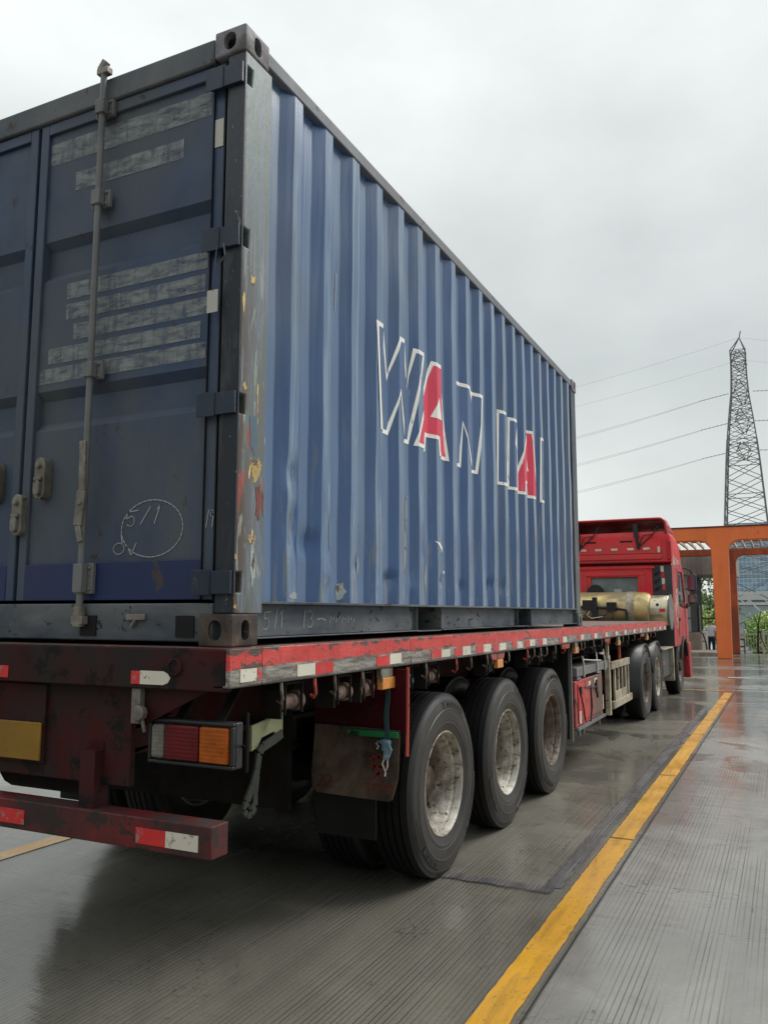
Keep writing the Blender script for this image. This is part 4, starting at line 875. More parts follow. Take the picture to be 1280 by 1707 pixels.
cs = MB(); cs_pts = [(-.06, .46, 1.045), (-.055, .40, 1.03), (-.05, .30, 1.01), (-.05, .275, .99), (-.05, .262, .93), (-.05, .235, .87), (-.05, .195, .815), (-.05, .185, .785), (-.05, .20, .765), (-.05, .225, .765), (-.05, .25, .785)]
for a, b in zip(cs_pts[:-1], cs_pts[1:]): cs.bar(a, b, .010, .036, hint=(0, 1, 0) if abs(a[2]-b[2]) > .04 else (0, 0, 1))
cs2 = [(-.055, .27, .97), (-.055, .272, .90), (-.055, .262, .83), (-.055, .262, .785)]
for a, b in zip(cs2[:-1], cs2[1:]): cs.bar(a, b, .005, .030, hint=(0, 1, 0))
tag(cs.build('cargo_strap', M['web_dark'], None), 'dark webbing strap dangling in a loop below the olive plate beside the tail lamp', 'strap')

# ------------------------------------------------------------ TRACTOR UNIT
TK = empty('truck_tractor', (-1.22, 12.6, 0), 'red tractor unit with a tall roof fairing and brass gas cylinder behind its cab', 'truck')
CY, CF, CXR, CXL = 13.4, 15.75, .062, -2.502
# cab shell: side outline extruded across, cut for windows
side_pl = [(CY, .95), (CY, 2.46), (CY+.05, 2.50), (14.9, 2.56), (15.15, 2.50), (15.62, 1.80), (15.76, 1.70), (15.80, .62), (15.70, .34), (15.42, .34), (15.40, .62), (15.26, .92), (14.98, 1.10), (14.62, 1.10), (14.3, .95)]
body = MB().prism(side_pl, 'x', CXL, CXR)
cuts = [MB().prism([(14.25, 1.72), (14.25, 2.36), (14.98, 2.38), (15.40, 1.80), (15.2, 1.66)], 'x', CXR-.03, CXR+.05), MB().prism([(14.25, 1.72), (14.25, 2.36), (14.98, 2.38), (15.40, 1.80), (15.2, 1.66)], 'x', CXL-.05, CXL+.03),
        MB().box(-1.42, -.56, CY-.02, CY+.04, 1.88, 2.235)]
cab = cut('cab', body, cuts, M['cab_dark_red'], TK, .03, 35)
MB().prism([(14.26, 1.73), (14.26, 2.35), (14.97, 2.37), (15.38, 1.80), (15.19, 1.67)], 'x', CXR-.026, CXR-.02).build('side_window', M['glass'], TK)
MB().prism([(14.26, 1.73), (14.26, 2.35), (14.97, 2.37), (15.38, 1.80), (15.19, 1.67)], 'x', CXL+.02, CXL+.026).build('side_window', M['glass'], TK)
MB().box(-2.35, -.09, 15.64, 15.66, 1.75, 1.77).add([(-2.38, 15.655, 1.80), (-.06, 15.655, 1.80), (-.10, 15.19, 2.47), (-2.34, 15.19, 2.47)], [(0, 1, 2, 3)]).build('windscreen', M['glass'], TK)
# rear panel pressed with a raised frame round the window
q = MB(); yb = CY-.02
q.box(-2.44, -.29, CY-.03, CY-.001, 2.36, 2.455); q.box(-2.44, -1.52, CY-.03, CY-.001, .96, 2.3595); q.box(-.46, -.29, CY-.03, CY-.001, .96, 2.3595)
q.box(-1.519, -.461, CY-.03, CY-.001, 2.24, 2.3595); q.box(-1.519, -1.425, CY-.03, CY-.001, .96, 2.2395); q.box(-.555, -.461, CY-.03, CY-.001, .96, 2.2395); q.box(-1.4245, -.5555, CY-.03, CY-.001, .96, 1.875)
q.box(-1.56, -.42, CY-.045, CY-.0305, 2.265, 2.325); q.box(-.50, -.42, CY-.045, CY-.0305, 1.2, 2.2645); q.box(-1.56, -1.50, CY-.045, CY-.0305, 1.2, 2.2645)
q.box(-2.44, -.24, CY-.05, CY-.0305, 2.395, 2.44)
q.build('rear_panel', M['cab_red'], TK, .012, seg=3)
rw = MB().box(-1.42, -.56, CY+.012, CY+.02, 1.88, 2.235).build('rear_window', M['rear_glass'], TK)
MB().box(-1.0, -.86, CY+.008, CY+.0115, 1.93, 2.02).build('window_notice', M['paper'], rw)
MB().lathe([(.001, 0), (.16, 0), (.165, .02), (.12, .022), (.115, .03), (.03, .03), (.025, .05), (.001, .05)], (-1.33, CY-.13, 1.94), 'y', 28).build('air_intake_disc', M['black_plastic'], TK)
# dark corner panel with a red and white strip
MB().box(CXR-.004, -.288, CY-.012, CY-.001, .96, 2.455).build('corner_panel', M['grey_dark'], TK, .004)
for i in range(4): MB().box(-.085+.012*i*.6, -.14+.012*i*.6, CY-.016, CY-.0125, 2.33-.115*i, 2.44-.115*i).build('marker_strip', M['tape_white' if i % 2 == 0 else 'tape_red'], TK)
q = MB()
for i in range(3): q.tube([(-.16, CY-.02, 2.36-.14*i), (-.20, CY-.05, 2.32-.14*i), (-.25, CY-.03, 2.27-.14*i)], .018, 6)
q.build('air_hose', M['black_plastic'], TK, split=True)
# roof fairing: high back wall, hooked side outline, visor over it
FO = [(CY-.06, 2.50), (CY-.06, 2.92), (CY-.02, 2.99), (13.75, 3.0), (14.6, 2.94), (15.05, 2.74), (15.18, 2.52)]
def loft(mb, secs, mi=0, cap0=False, cap1=False):
    n = len(secs[0]); vs = [p for s_ in secs for p in s_]; fs = [(i*n+j, i*n+j+1, (i+1)*n+j+1, (i+1)*n+j) for i in range(len(secs)-1) for j in range(n-1)]
    if cap0: fs.append(tuple(range(n)))
    if cap1: fs.append(tuple(range((len(secs)-1)*n, len(secs)*n)))
    mb.add(vs, fs, mi)
def hood(x0, x1, zlo, zt, r, n=5):
    a = [(x0+r-r*math.cos(R(90*i/n)), zt-r+r*math.sin(R(90*i/n))) for i in range(n+1)]; b = [(x1-r+r*math.sin(R(90*i/n)), zt-r+r*math.cos(R(90*i/n))) for i in range(n+1)]
    return [(x0, zlo)]+a+b+[(x1, zlo)]
fair = MB(); loft(fair, [[(x, y, z) for x, z in hood(CXL+i_, CXR-i_, 2.50, zt, .13)] for y, zt, i_ in ((CY-.06, 3.06, .012), (CY-.04, 3.085, .0), (13.9, 3.09, .0), (14.6, 3.0, .0), (15.05, 2.78, .02), (15.2, 2.64, .06))], 0, True, True)
fairing = fair.build('roof_fairing', M['cab_red'], TK, 0, 40)
q = MB(); q.box(-2.36, -.10, CY-.085, CY-.061, 2.565, 2.66); q.box(-2.36, -.10, CY-.075, CY-.061, 2.675, 2.93); q.build('fairing_panel', M['cab_red'], fairing, .012, seg=3, split=True)
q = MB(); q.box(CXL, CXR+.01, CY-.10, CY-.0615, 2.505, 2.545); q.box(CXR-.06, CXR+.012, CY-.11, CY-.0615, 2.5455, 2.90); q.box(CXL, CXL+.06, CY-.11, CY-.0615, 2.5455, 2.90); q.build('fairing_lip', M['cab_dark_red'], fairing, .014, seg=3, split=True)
for i, x in enumerate((-.37, -.66, -.96, -1.26, -1.55, -1.85, -2.15)): MB().box(x+.06, x-.06, CY-.079, CY-.0755, 2.745, 2.785).build('reflective_tape', M['tape_white'], fairing)
MB().box(-.13, -.17, CY-.079, CY-.0755, 2.69, 2.80).build('reflective_tape', M['tape_white'], fairing)
MB().box(-.62, -.85, CY-.079, CY-.0755, 2.895, 2.925).box(-1.30, -1.52, CY-.079, CY-.0755, 2.895, 2.925).build('vent_slot', M['gasket_and_shade'], fairing, split=True)
# visor
secs = []
for y, z, lo in ((CY-.14, 3.325, 3.07), (CY-.10, 3.345, 3.05), (CY+.25, 3.355, 3.05), (14.2, 3.26, 3.0), (14.8, 3.02, 2.93)):
    secs.append([(x, y, zz) for x, zz in hood(CXL+.06, CXR-.06, min(lo, z-.02), z, min(.13, (z-lo)*.9))])
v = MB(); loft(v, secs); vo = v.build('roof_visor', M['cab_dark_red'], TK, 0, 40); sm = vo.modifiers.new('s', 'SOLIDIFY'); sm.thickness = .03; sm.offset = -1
q = MB()
for x in (-.56, -1.66):
    q.bar((x, CY-.10, 3.24), (x+.02, CY-.11, 2.98), .085, .03, hint=(0, 1, 0)); q.bar((x+.02, CY-.11, 2.99), (x+.05, CY-.09, 2.76), .05, .03, hint=(0, 1, 0))
    q.tube([(x+.06, CY-.09, 2.80), (x+.30, CY-.09, 3.02), (x+.42, CY-.08, 3.20)], .012, 6); q.tube([(x+.06, CY-.09, 2.82), (x+.14, CY-.09, 3.02), (x+.30, CY-.09, 3.03)], .010, 6)
q.build('visor_strut', M['black_plastic'], TK, .004, split=True)
# doors, trim, mirrors
q = MB(); q.prism([(14.1, 1.12), (14.1, 2.42), (14.115, 2.42), (14.115, 1.12)], 'x', CXR, CXR+.006); q.prism([(15.3, .95), (15.3, 1.7), (15.315, 1.7), (15.315, .95)], 'x', CXR, CXR+.006); q.build('door_seam', M['gasket_and_shade'], TK, split=True)
q = MB().box(CXR+.001, CXR+.02, 14.2, 14.36, 1.42, 1.47); q.build('door_handle', M['black_plastic'], TK, .004)
q = MB(); q.prism([(13.7, 2.0), (14.15, 2.05), (14.2, 1.6), (13.9, 1.2), (13.6, 1.55)], 'x', CXR, CXR+.004); q.prism([(13.55, 2.45), (14.6, 2.52), (14.5, 2.58), (13.55, 2.66)], 'x', CXR, CXR+.004)
q.build('side_decal', worn('pale_decal', (.55, .36, .30), .5, .2, (.35, .05, .05), .14, (9, 9, 9)), TK, split=True)
for s, xo in ((1, CXR), (-1, CXL)):
    q = MB().tube([(xo-s*.02, 15.3, 2.50), (xo+s*.10, 15.36, 2.46), (xo+s*.16, 15.4, 2.38)], .016, 8).tube([(xo-s*.02, 15.3, 1.70), (xo+s*.06, 15.36, 1.70), (xo+s*.14, 15.4, 1.78)], .014, 8).tube([(xo+s*.15, 15.43, 2.38), (xo+s*.15, 15.43, 1.78)], .012, 8)
    arm = q.build('mirror_arm', M['black_plastic'], TK)
    a = MB().box(xo+s*.055, xo+s*.235, 15.36, 15.48, 2.02, 2.365).build('mirror_housing', M['black_plastic'], arm, .03, seg=3); MB().box(xo+s*.07, xo+s*.22, 15.3525, 15.358, 2.04, 2.345).build('mirror_glass', M['mirror'], arm)
    a = MB().box(xo+s*.055, xo+s*.225, 15.36, 15.48, 1.775, 1.955).build('mirror_housing', M['black_plastic'], arm, .03, seg=3); MB().box(xo+s*.07, xo+s*.21, 15.3525, 15.358, 1.79, 1.94).build('mirror_glass', M['mirror'], arm)
    MB().prism([(15.40, .55), (15.42, .80), (15.55, .98), (15.82, .96), (15.84, .26), (15.46, .26)], 'x', xo-s*.25, xo+s*.035).build('front_bumper', M['cab_dark_red'], TK, .02)
    MB().box(xo+s*.02, xo+s*.06, 15.25, 15.32, 1.66, 1.76).build('turn_lamp', M['lens_red'], TK, .01)
    MB().tube([(xo+s*.005, 14.8+.56*math.cos(R(a_)), .52+.56*math.sin(R(a_))) for a_ in range(20, 161, 14)], .03, 6).build('wheel_arch', M['black_plastic'], TK)
# gas cylinder across the frame behind the cab
M['brass'] = worn('brassy_cylinder', (.82, .62, .24), .28, .2, (.35, .25, .13), .04, (8, 8, 8), (.42, .36, .24), .28, (2, 3, 3), metal=.75, bump=.06)
M['cap_metal'] = worn('pale_gold_cap', (.66, .60, .44), .28, .15, (.38, .30, .2), .05, (10, 10, 10), metal=.7, bump=.06)
cyl_y, cyl_z = 12.95, 1.615
rr = [(.001, -2.30), (.18, -2.29), (.28, -2.25), (.328, -2.15), (.332, -2.10), (.332, -.44), (.328, -.36), (.305, -.30), (.26, -.265), (.255, -.26)]
gc = MB().lathe(rr, (0, cyl_y, cyl_z), 'x', 48).build('gas_cylinder', M['brass'], TK, 0, 30)
MB().lathe([(.262, -.262), (.268, -.255), (.268, .03), (.255, .05)], (0, cyl_y, cyl_z), 'x', 40).build('cylinder_cap', M['cap_metal'], gc, 0, 40)
MB().lathe([(.255, .05), (.30, .052), (.315, .06), (.315, .075), (.29, .08), (.001, .082)], (0, cyl_y, cyl_z-.03), 'x', 40).build('cap_disc', M['steel'], gc, 0, 40)
for xb in (-.60, -1.95):
    MB().lathe([(.334, xb-.075), (.343, xb-.07), (.343, xb+.07), (.334, xb+.075)], (0, cyl_y, cyl_z), 'x', 48).build('cylinder_band', M['pale_steel'], gc, 0, 30)
MB().lathe([(.001, 0), (.026, 0), (.026, -.02), (.001, -.02)], (-.13, cyl_y-.245, cyl_z+.10), 'y', 12).build('filler_valve', M['black_plastic'], gc)
MB().box(-.10, -.0, cyl_y-.272, cyl_y-.262, cyl_z-.03, cyl_z+.03).build('red_sticker', M['tape_red'], gc)
q = MB(); vy = cyl_y-.36
q.box(-1.42, -1.22, vy-.06, vy+.03, 1.62, 1.80); q.box(-.99, -.82, vy-.05, vy+.03, 1.60, 1.76); q.box(-1.24, -1.16, vy-.07, vy+.02, 1.50, 1.85); q.tube([(-1.7, vy, 1.68), (-1.2, vy-.02, 1.67), (-.85, vy, 1.65), (-.66, vy, 1.62)], .022, 8); q.bar((-.66, vy, 1.63), (-.64, vy, 1.43), .05, .03); q.bar((-1.18, vy, 1.55), (-1.18, vy, 1.43), .03, .03)
q.tube([(-1.3, vy-.05, 1.63), (-1.38, vy-.09, 1.53), (-1.2, vy-.08, 1.48), (-1.0, vy-.07, 1.53), (-.93, vy-.04, 1.62)], .010, 6); q.tube([(-1.55, vy, 1.67), (-1.6, vy-.05, 1.52), (-1.4, vy-.06, 1.46)], .010, 6); q.tube([(-.95, vy-.03, 1.6), (-.86, vy-.07, 1.52), (-.9, vy-.05, 1.45)], .010, 6)
q.build('valve_gear', M['black_plastic'], gc, .004, split=True)
q = MB(); q.tube([(-1.28, vy-.09, 1.60), (-1.33, vy-.1, 1.52), (-1.25, vy-.1, 1.47), (-1.05, vy-.09, 1.5)], .008, 6); q.tube([(-1.6, vy-.04, 1.56), (-1.5, vy-.06, 1.47), (-1.42, vy-.05, 1.5)], .02, 6); q.build('steel_pipe', M['zinc'], gc, split=True)
q = MB()
for xb in (-.60, -1.95): q.box(xb-.06, xb+.06, cyl_y-.3, cyl_y+.3, 1.0, 1.27)
q.build('cylinder_cradle', M['dark'], TK, split=True)
# chassis, wings, boxes and wheels
q = MB()
for xc in (-.80, -1.64): q.box(xc-.04, xc+.04, 9.4, 15.5, .80, 1.02)
for y in (10.34, 11.6): q.tube([(-.3, y, RT), (-2.14, y, RT)], .10, 12)
q.tube([(-.1, 14.8, .50), (-2.34, 14.8, .50)], .06, 10); q.box(-.6, -1.85, 13.5, 15.4, .55, 1.0)
q.build('chassis', M['dark'], TK)
MB().prism([(10.0, 1.27), (11.0, 1.27), (11.0, 1.05), (9.6, 1.05)], 'x', -.7, -1.74).build('coupling_plate', M['dark'], TK)
for s, xo in ((1, -.005), (-1, -2.435)):
    for yc in (10.34, 11.6):
        q = MB(); pts = [(yc+.60*math.cos(R(a)), RT+.575*math.sin(R(a))) for a in range(38, 171, 12)]
        if yc < 11: pts = [(p[0], p[1]) for p in pts]+[(yc-.63, .52), (yc-.63, .36)]
        inn = [(p[0]*.999+.001*yc, p[1]-.012) if k < 12 else (p[0]+.012, p[1]) for k, p in enumerate(pts)]
        n = len(pts); vs = [(xo, *p) for p in pts]+[(xo-s*.62, *p) for p in pts]; q.add(vs, [(i, i+1, n+i+1, n+i) for i in range(n-1)])
        o = q.build('rear_wing', M['black_plastic'], TK, 0, 60); sm = o.modifiers.new('s', 'SOLIDIFY'); sm.thickness = .012
    MB().box(xo-s*.03, xo-s*.55, 12.25, 13.35, .45, .93).build('side_locker', M['grey_dark'], TK, .02)
    MB().box(xo+s*.035, xo-s*.55, 13.36, 13.46, .34, .965).box(xo+s*.035, xo-s*.5, 12.05, 13.3595, .935, .965).build('step_panel', M['pale_steel'], TK, .01, split=True)
    MB().box(xo-.02*s, xo-.055*s, 12.4, 12.52, .66, .74).build('side_marker', M['lens_amber'], TK, .006)
    q = MB(); q.tube([(xo-s*.02, 12.1, .95), (xo-s*.0, 12.12, .6), (xo-s*.02, 12.2, .42)], .016, 6); q.build('strap_tail', M['galv'], TK)
dw = make_wheel('wheel', True, 'rim_dark'); first = True
for y, rm in ((10.34, 'rim_dark'), (11.6, 'rim')):
    for x, fl_ in ((-.005, False), (-.64, True), (-1.80, False), (-2.435, True)):
        w_ = place_wheel(dw, TK, (x, y, RT-.004), fl_, first); first = False
        if rm == 'rim' and x > -.1:
            for c_ in kids(w_):
                if c_.name.startswith('rim'): c_.data = c_.data.copy(); c_.data.materials[0] = M['rim']
fwh = make_wheel('wheel', False, 'rim_dark'); place_wheel(fwh, TK, (-.01, 14.8, RT-.004), False, True); place_wheel(fwh, TK, (-2.43, 14.8, RT-.004), True)

# ------------------------------------------------------------ CANOPY
CN = empty('orange_canopy', (0, 30.5, 0), 'orange steel forecourt canopy with tapered column, curved haunches and slatted roof', 'canopy')
YC = 28.6; XSP = 5.6                     # bays left and right of the visible column
def portal(y0, y1, xc, wt_, wb, ztop, zlow, r, mat, nm, bays=3):
    """column row with rounded haunches into the beam; one closed outline"""
    pts = []
    cols = [xc+XSP*i for i in range(-bays, bays+1)]
    pts.append((cols[0]-1.2, ztop)); pts.append((cols[0]-1.2, zlow)); 
    for c in cols:
        lt, rt_ = c-wt_/2, c+wt_/2
        pts += [(lt-r+r*math.sin(R(a)), zlow-r+r*math.cos(R(a))) for a in range(0, 91, 15)]
        pts += [(c-wb/2, 0.), (c+wb/2, 0.)]
        pts += [(rt_+r-r*math.cos(R(a)), zlow-r+r*math.sin(R(a))) for a in range(0, 91, 15)]
    pts += [(cols[-1]+1.2, zlow), (cols[-1]+1.2, ztop)]
    return MB().prism(pts, 'y', y0, y1).build(nm, mat, CN, .02, 30)
portal(YC, YC+.42, -.08, .56, .47, 4.60, 4.14, .42, M['orange'], 'front_portal')
portal(YC+3.7, YC+4.1, .06, .37, .37, 4.08, 3.84, .30, M['orange_dirty'], 'rear_portal')
MB().box(-20, 18, YC+.05, YC+4.2, 4.62, 4.66).build('roof_edge', M['brown_col'], CN, split=True)
bpy.data.objects['roof_edge'].scale = (1, 1, 1)
q = MB()
for i in range(116):
    x = -18+.30*i; q.bar((x, YC+.45, 4.19), (x, YC+3.68, 4.15), .06, .10, hint=(0, 0, 1))
q.build('roof_slats', M['slat'], CN)
q = MB(); q.box(-20, 18, YC+2.0, YC+2.2, 4.235, 4.29); q.build('slat_purlin', M['orange_dirty'], CN)
o = bpy.data.objects['roof_edge']; bpy.data.objects.remove(o)
q = MB(); q.box(-20, 18, YC-.03, YC+.36, 4.602, 4.645); q.box(-20, 18, YC+3.72, YC+4.15, 4.0825, 4.10); q.build('roof_edge', M['brown_col'], CN, split=True)

# ------------------------------------------------------------ BUILDING behind the canopy
BD = empty('gate_building', (-3.5, 35, 0), 'concrete gate building with deep roof slab and pale glass panels behind the truck cab', 'building')
MB().box(-9, .12, 33.4, 37.6, 3.14, 3.95).build('roof_slab', M['concrete'], BD, .02)
q = MB(); 
MB().box(-8.5, -1.65, 33.9, 36.4, .80, 3.139).build('glass_wall', M['pane'], BD)
q = MB(); q.box(-1.645, -1.41, 33.86, 36.45, .8, 3.138)
for i in range(6): q.box(-1.42-.05-1.2*i, -1.42-1.2*i, 33.82, 33.899, .8, 3.1)
for z in (1.35, 1.95, 2.55): q.box(-8.5, -1.65, 33.845, 33.8995, z, z+.04)
for i in range(14): q.box(-1.4095, -1.395, 33.9+.18*i, 33.93+.18*i, .82, 3.12)
q.build('cladding', M['cladding'], BD, .006, split=True)
MB().box(-1.33, -1.394, 34.0, 34.6, .785, 1.90).build('side_door', M['grey_dark'], BD, .01)
MB().box(-9, -1.24, 33.3, 36.6, -.25, .78).build('plinth', M['plinth'], BD, .02)
MB().box(-.02, -.30, 34.3, 34.6, -.3, 3.139).build('rear_column', M['brown_col'], BD, .02)
q = MB(); q.tube([(-1.23, 33.35, .80), (-1.16, 33.3, .74), (-1.06, 33.3, .40), (-1.03, 33.3, .11)], .03, 8); q.tube([(-1.2, 33.32, .46), (-1.07, 33.3, .42)], .02, 6)
tag(q.build('handrail', M['black_plastic'], None), 'bent black handrail at the end of the pale plinth', 'handrail')
struct(MB().box(-12, -.45, 31.0, 33.29, -.02, .10).build('pavement', M['plinth'], None, .02))

# ------------------------------------------------------------ PERSON
def skin(edges, pts, rad, name, parent, mat, sub=2):
    me = bpy.data.meshes.new(name); me.from_pydata(pts, edges, []); o = bpy.data.objects.new(name, me); COL.objects.link(o)
    md = o.modifiers.new('skin', 'SKIN'); md.use_smooth_shade = True
    lay = me.skin_vertices[0].data
    for i, r in enumerate(rad): lay[i].radius = (r, r) if not isinstance(r, tuple) else r
    lay[0].use_root = True
    s_ = o.modifiers.new('sub', 'SUBSURF'); s_.levels = sub; s_.render_levels = sub
    me2 = evaluated(o); me2.materials.clear()
    return link_mesh(name, me2, mat, parent, 0, 0 if False else 180)
PX, PY = -1.40, 40.3; PZ = hill(PY)
pr = empty('person', (PX, PY, PZ), 'person in a white shirt and dark trousers walking away beside the orange column', 'person')
M['skin'] = worn('skin', (.38, .22, .15), .55, .05, bump=0); M['hair'] = worn('black_hair', (.012, .011, .010), .5, .2)
M['shirt'] = worn('white_shirt', (.62, .61, .66), .8, .06, bump=.1, bscale=12); M['trousers'] = worn('navy_trousers', (.018, .02, .045), .8, .2); M['shoe'] = worn('pale_shoe', (.55, .48, .46), .6, .1)
H = lambda z: z
bp_ = [(0, 0, .93), (0, .01, 1.15), (0, .02, 1.36), (0, .03, 1.44), (0, .05, 1.50), (0, .06, 1.575), (0, .055, 1.64),
       (-.09, 0, .86), (-.10, .04, .48), (-.11, -.02, .09), (-.11, .10, .035), (.09, 0, .86), (.10, .10, .49), (.10, .03, .09), (.10, .15, .035),
       (-.17, .02, 1.36), (-.22, .03, 1.09), (-.20, .14, .86), (-.19, .18, .78), (.17, .02, 1.36), (.21, -.02, 1.09), (.22, .08, .86), (.215, .12, .78)]
be = [(0, 1), (1, 2), (2, 3), (3, 4), (4, 5), (5, 6), (0, 7), (7, 8), (8, 9), (9, 10), (0, 11), (11, 12), (12, 13), (13, 14), (2, 15), (15, 16), (16, 17), (17, 18), (2, 19), (19, 20), (20, 21), (21, 22)]
br_ = [(.15, .10), (.13, .09), (.15, .10), (.065, .06), (.05, .055), (.085, .10), (.07, .085), .085, .055, .042, .04, .085, .055, .042, .04, .06, .043, .034, .028, .06, .043, .034, .028]
skin(be, bp_, br_, 'body', pr, M['skin'])
skin([(0, 1), (1, 2), (2, 3), (3, 4), (2, 5), (5, 6), (2, 7), (7, 8)], [(0, 0, .88), (0, 0, .98), (0, .015, 1.34), (0, .025, 1.42), (0, .03, 1.45), (-.19, .02, 1.35), (-.235, .025, 1.14), (.19, .02, 1.35), (.23, -.01, 1.14)], [(.19, .13), (.18, .13), (.18, .125), (.085, .08), (.068, .07), .085, .075, .085, .075], 'shirt', pr, M['shirt'])
skin([(0, 1), (0, 2), (2, 3), (3, 4), (0, 5), (5, 6), (6, 7)], [(0, 0, .90), (0, 0, .99), (-.10, 0, .80), (-.11, .04, .48), (-.115, -.02, .12), (.10, 0, .80), (.11, .10, .49), (.105, .03, .12)], [(.165, .125), (.155, .115), .105, .085, .075, .105, .085, .075], 'trousers', pr, M['trousers'])
for sx, dy in ((-.11, 0), (.10, .05)): skin([(0, 1)], [(sx, -.03+dy, .06), (sx, .12+dy, .045)], [.055, .05], 'shoe', pr, M['shoe'])
skin([(0, 1), (1, 2)], [(0, .035, 1.56), (0, .05, 1.62), (0, .06, 1.675)], [(.088, .10), (.095, .115), (.07, .08)], 'hair', pr, M['hair'])

# ------------------------------------------------------------ FENCES
fe = empty('metal_fence', (4, 36.2, hill(36.2)), 'low pale metal railing fence with white posts in front of the hedge', 'fence')
q = MB(); zf = hill(36.2)
q2 = MB()
for i in range(12):
    x = .261+.735*i; p = MB().box(x-.04, x+.04, 36.16, 36.24, zf, zf+1.02); p.lathe([(.001, zf+1.10), (.05, zf+1.08), (.05, zf+1.03), (.001, zf+1.02)], (x, 36.2, 0), 'z', 10); p.build('post', M['white_steel'], fe)
q.box(-.1, 9, 36.185, 36.215, zf+.88, zf+.92); q.box(-.1, 9, 36.185, 36.215, zf+.16, zf+.20); q.build('rail', M['white_steel'], fe, split=True)
for i in range(84): q2.box(-.05+.108*i, -.03+.108*i, 36.19, 36.21, zf+.20, zf+.88)
q2.build('balusters', M['white_steel'], fe)
fb = empty('picket_fence', (-1, 43, hill(43)), 'thin black picket fence beyond the walking person', 'fence')
q = MB(); zf2 = hill(43)
q.box(-5, -.35, 42.98, 43.02, zf2+1.9, zf2+1.96); q.box(-5, -.35, 42.98, 43.02, zf2+.3, zf2+.35)
for i in range(28): q.box(-4.9+.16*i, -4.87+.16*i, 42.985, 43.015, zf2, zf2+2.1)
q.build('pickets', M['black_plastic'], fb)
bar_ = MB(); bz = hill(34.6)
for x in (.05, .29): bar_.box(x, x+.04, 34.6, 34.65, bz, bz+.62)
bar_.box(.05, .33, 34.59, 34.66, bz+.58, bz+.64); bar_.box(.05, .33, 34.59, 34.66, bz+.28, bz+.34)
tag(bar_.build('low_barrier', M['brown_col'], None, .006), 'low brown barrier between the column and the pale fence', 'barrier')

# ------------------------------------------------------------ VEGETATION
def leaf_mat(name, dark, light):
    t = NT(name); oi = t.n('ShaderNodeTexCoord').outputs['Object']
    c = t.mix(t.noise((.9, .9, .9), 4, .6, .32, .68), dark, light); c = t.mix(t.noise((9, 9, 9), 2, .5, .35, .65), c, tuple(x*1.5 for x in light))
    t.put(t.b.inputs['Subsurface Weight'], 0.0)
    return t.done(c, .55, 0)
M['leaf_a'] = leaf_mat('hedge_leaves', (.06, .15, .03), (.24, .37, .09)); M['leaf_b'] = leaf_mat('tree_leaves', (.07, .12, .05), (.18, .25, .11)); M['leaf_c'] = leaf_mat('light_leaves', (.18, .27, .06), (.38, .46, .13))
def leaves(n, c, rx, ry, rz, size, r, clumps=14):
    q = MB(); cl_ = []
    for i in range(clumps):
        while True:
            p = Vector((r.uniform(-1, 1), r.uniform(-1, 1), r.uniform(-1, 1)))
            if p.length < 1: break
        cl_.append((p, r.uniform(.25, .5)))
    vs, fs = [], []
    for i in range(n):
        p, cr_ = r.choice(cl_); d = Vector((r.gauss(0, 1), r.gauss(0, 1), r.gauss(0, 1))).normalized()*cr_*r.random()**.4
        o = p*.78+d; P = Vector((c[0]+o.x*rx, c[1]+o.y*ry, c[2]+o.z*rz)); nrm = Vector((r.gauss(0, 1), r.gauss(0, 1), r.gauss(.5, 1))).normalized()
        a = nrm.orthogonal().normalized(); b = nrm.cross(a); th = r.uniform(0, 6.28); a, b = a*math.cos(th)+b*math.sin(th), b*math.cos(th)-a*math.sin(th); s_ = size*r.uniform(.6, 1.3)
        k = len(vs); vs += [P-a*s_*.5, P+b*s_*.28, P+a*s_*.5, P-b*s_*.28]; fs.append((k, k+1, k+2, k+3))
    q.add(vs, fs); return q
def shrub(x, y, w_, h, mat, label, seed, n=2600, size=.16, group=None):
    r = random.Random(seed); z = hill(y); t_ = empty('shrub', (x, y, z), label, 'shrub', group)
    q = MB()
    for i in range(5): a = 6.28*i/5; q.tube([(x, y, z), (x+.25*w_*math.cos(a), y+.25*math.sin(a), z+h*.45), (x+.4*w_*math.cos(a), y+.4*math.sin(a), z+h*.75)], [.035, .02, .008], 5)
    q.build('stem', M['bark'], t_)
    leaves(n, (x, y, z+h*.52), w_*.5, w_*.45, h*.5, size, r).build('foliage', mat, t_, 0, 0)
shrub(.55, 47.5, 2.4, 2.7, M['leaf_a'], 'dense green shrub right beside the brown column behind the pale fence', 1, group='shrubs behind the pale fence')
shrub(2.3, 47.8, 2.6, 2.9, M['leaf_a'], 'dense green shrub behind the bare sapling at the right edge', 2, group='shrubs behind the pale fence')
shrub(4.3, 47.2, 2.6, 2.7, M['leaf_a'], 'dense green shrub farthest to the right behind the pale fence', 3, group='shrubs behind the pale fence')
shrub(1.3, 50.5, 3.2, 3.1, M['leaf_c'], 'taller yellow green shrub topping the dense hedge behind the sapling', 4, 2600, .18)
shrub(-2.4, 47.5, 2.6, 2.9, M['leaf_c'], 'yellow green shrub behind the black picket fence', 5, 2600, .16)
shrub(-.6, 38.6, .01+1.1, .75, M['leaf_c'], 'small low shrub behind the orange column', 6, 500, .09)
shrub(.95, 36.9, .9, .62, M['leaf_c'], 'small yellow green shrub showing through the pale railing', 8, 600, .08)
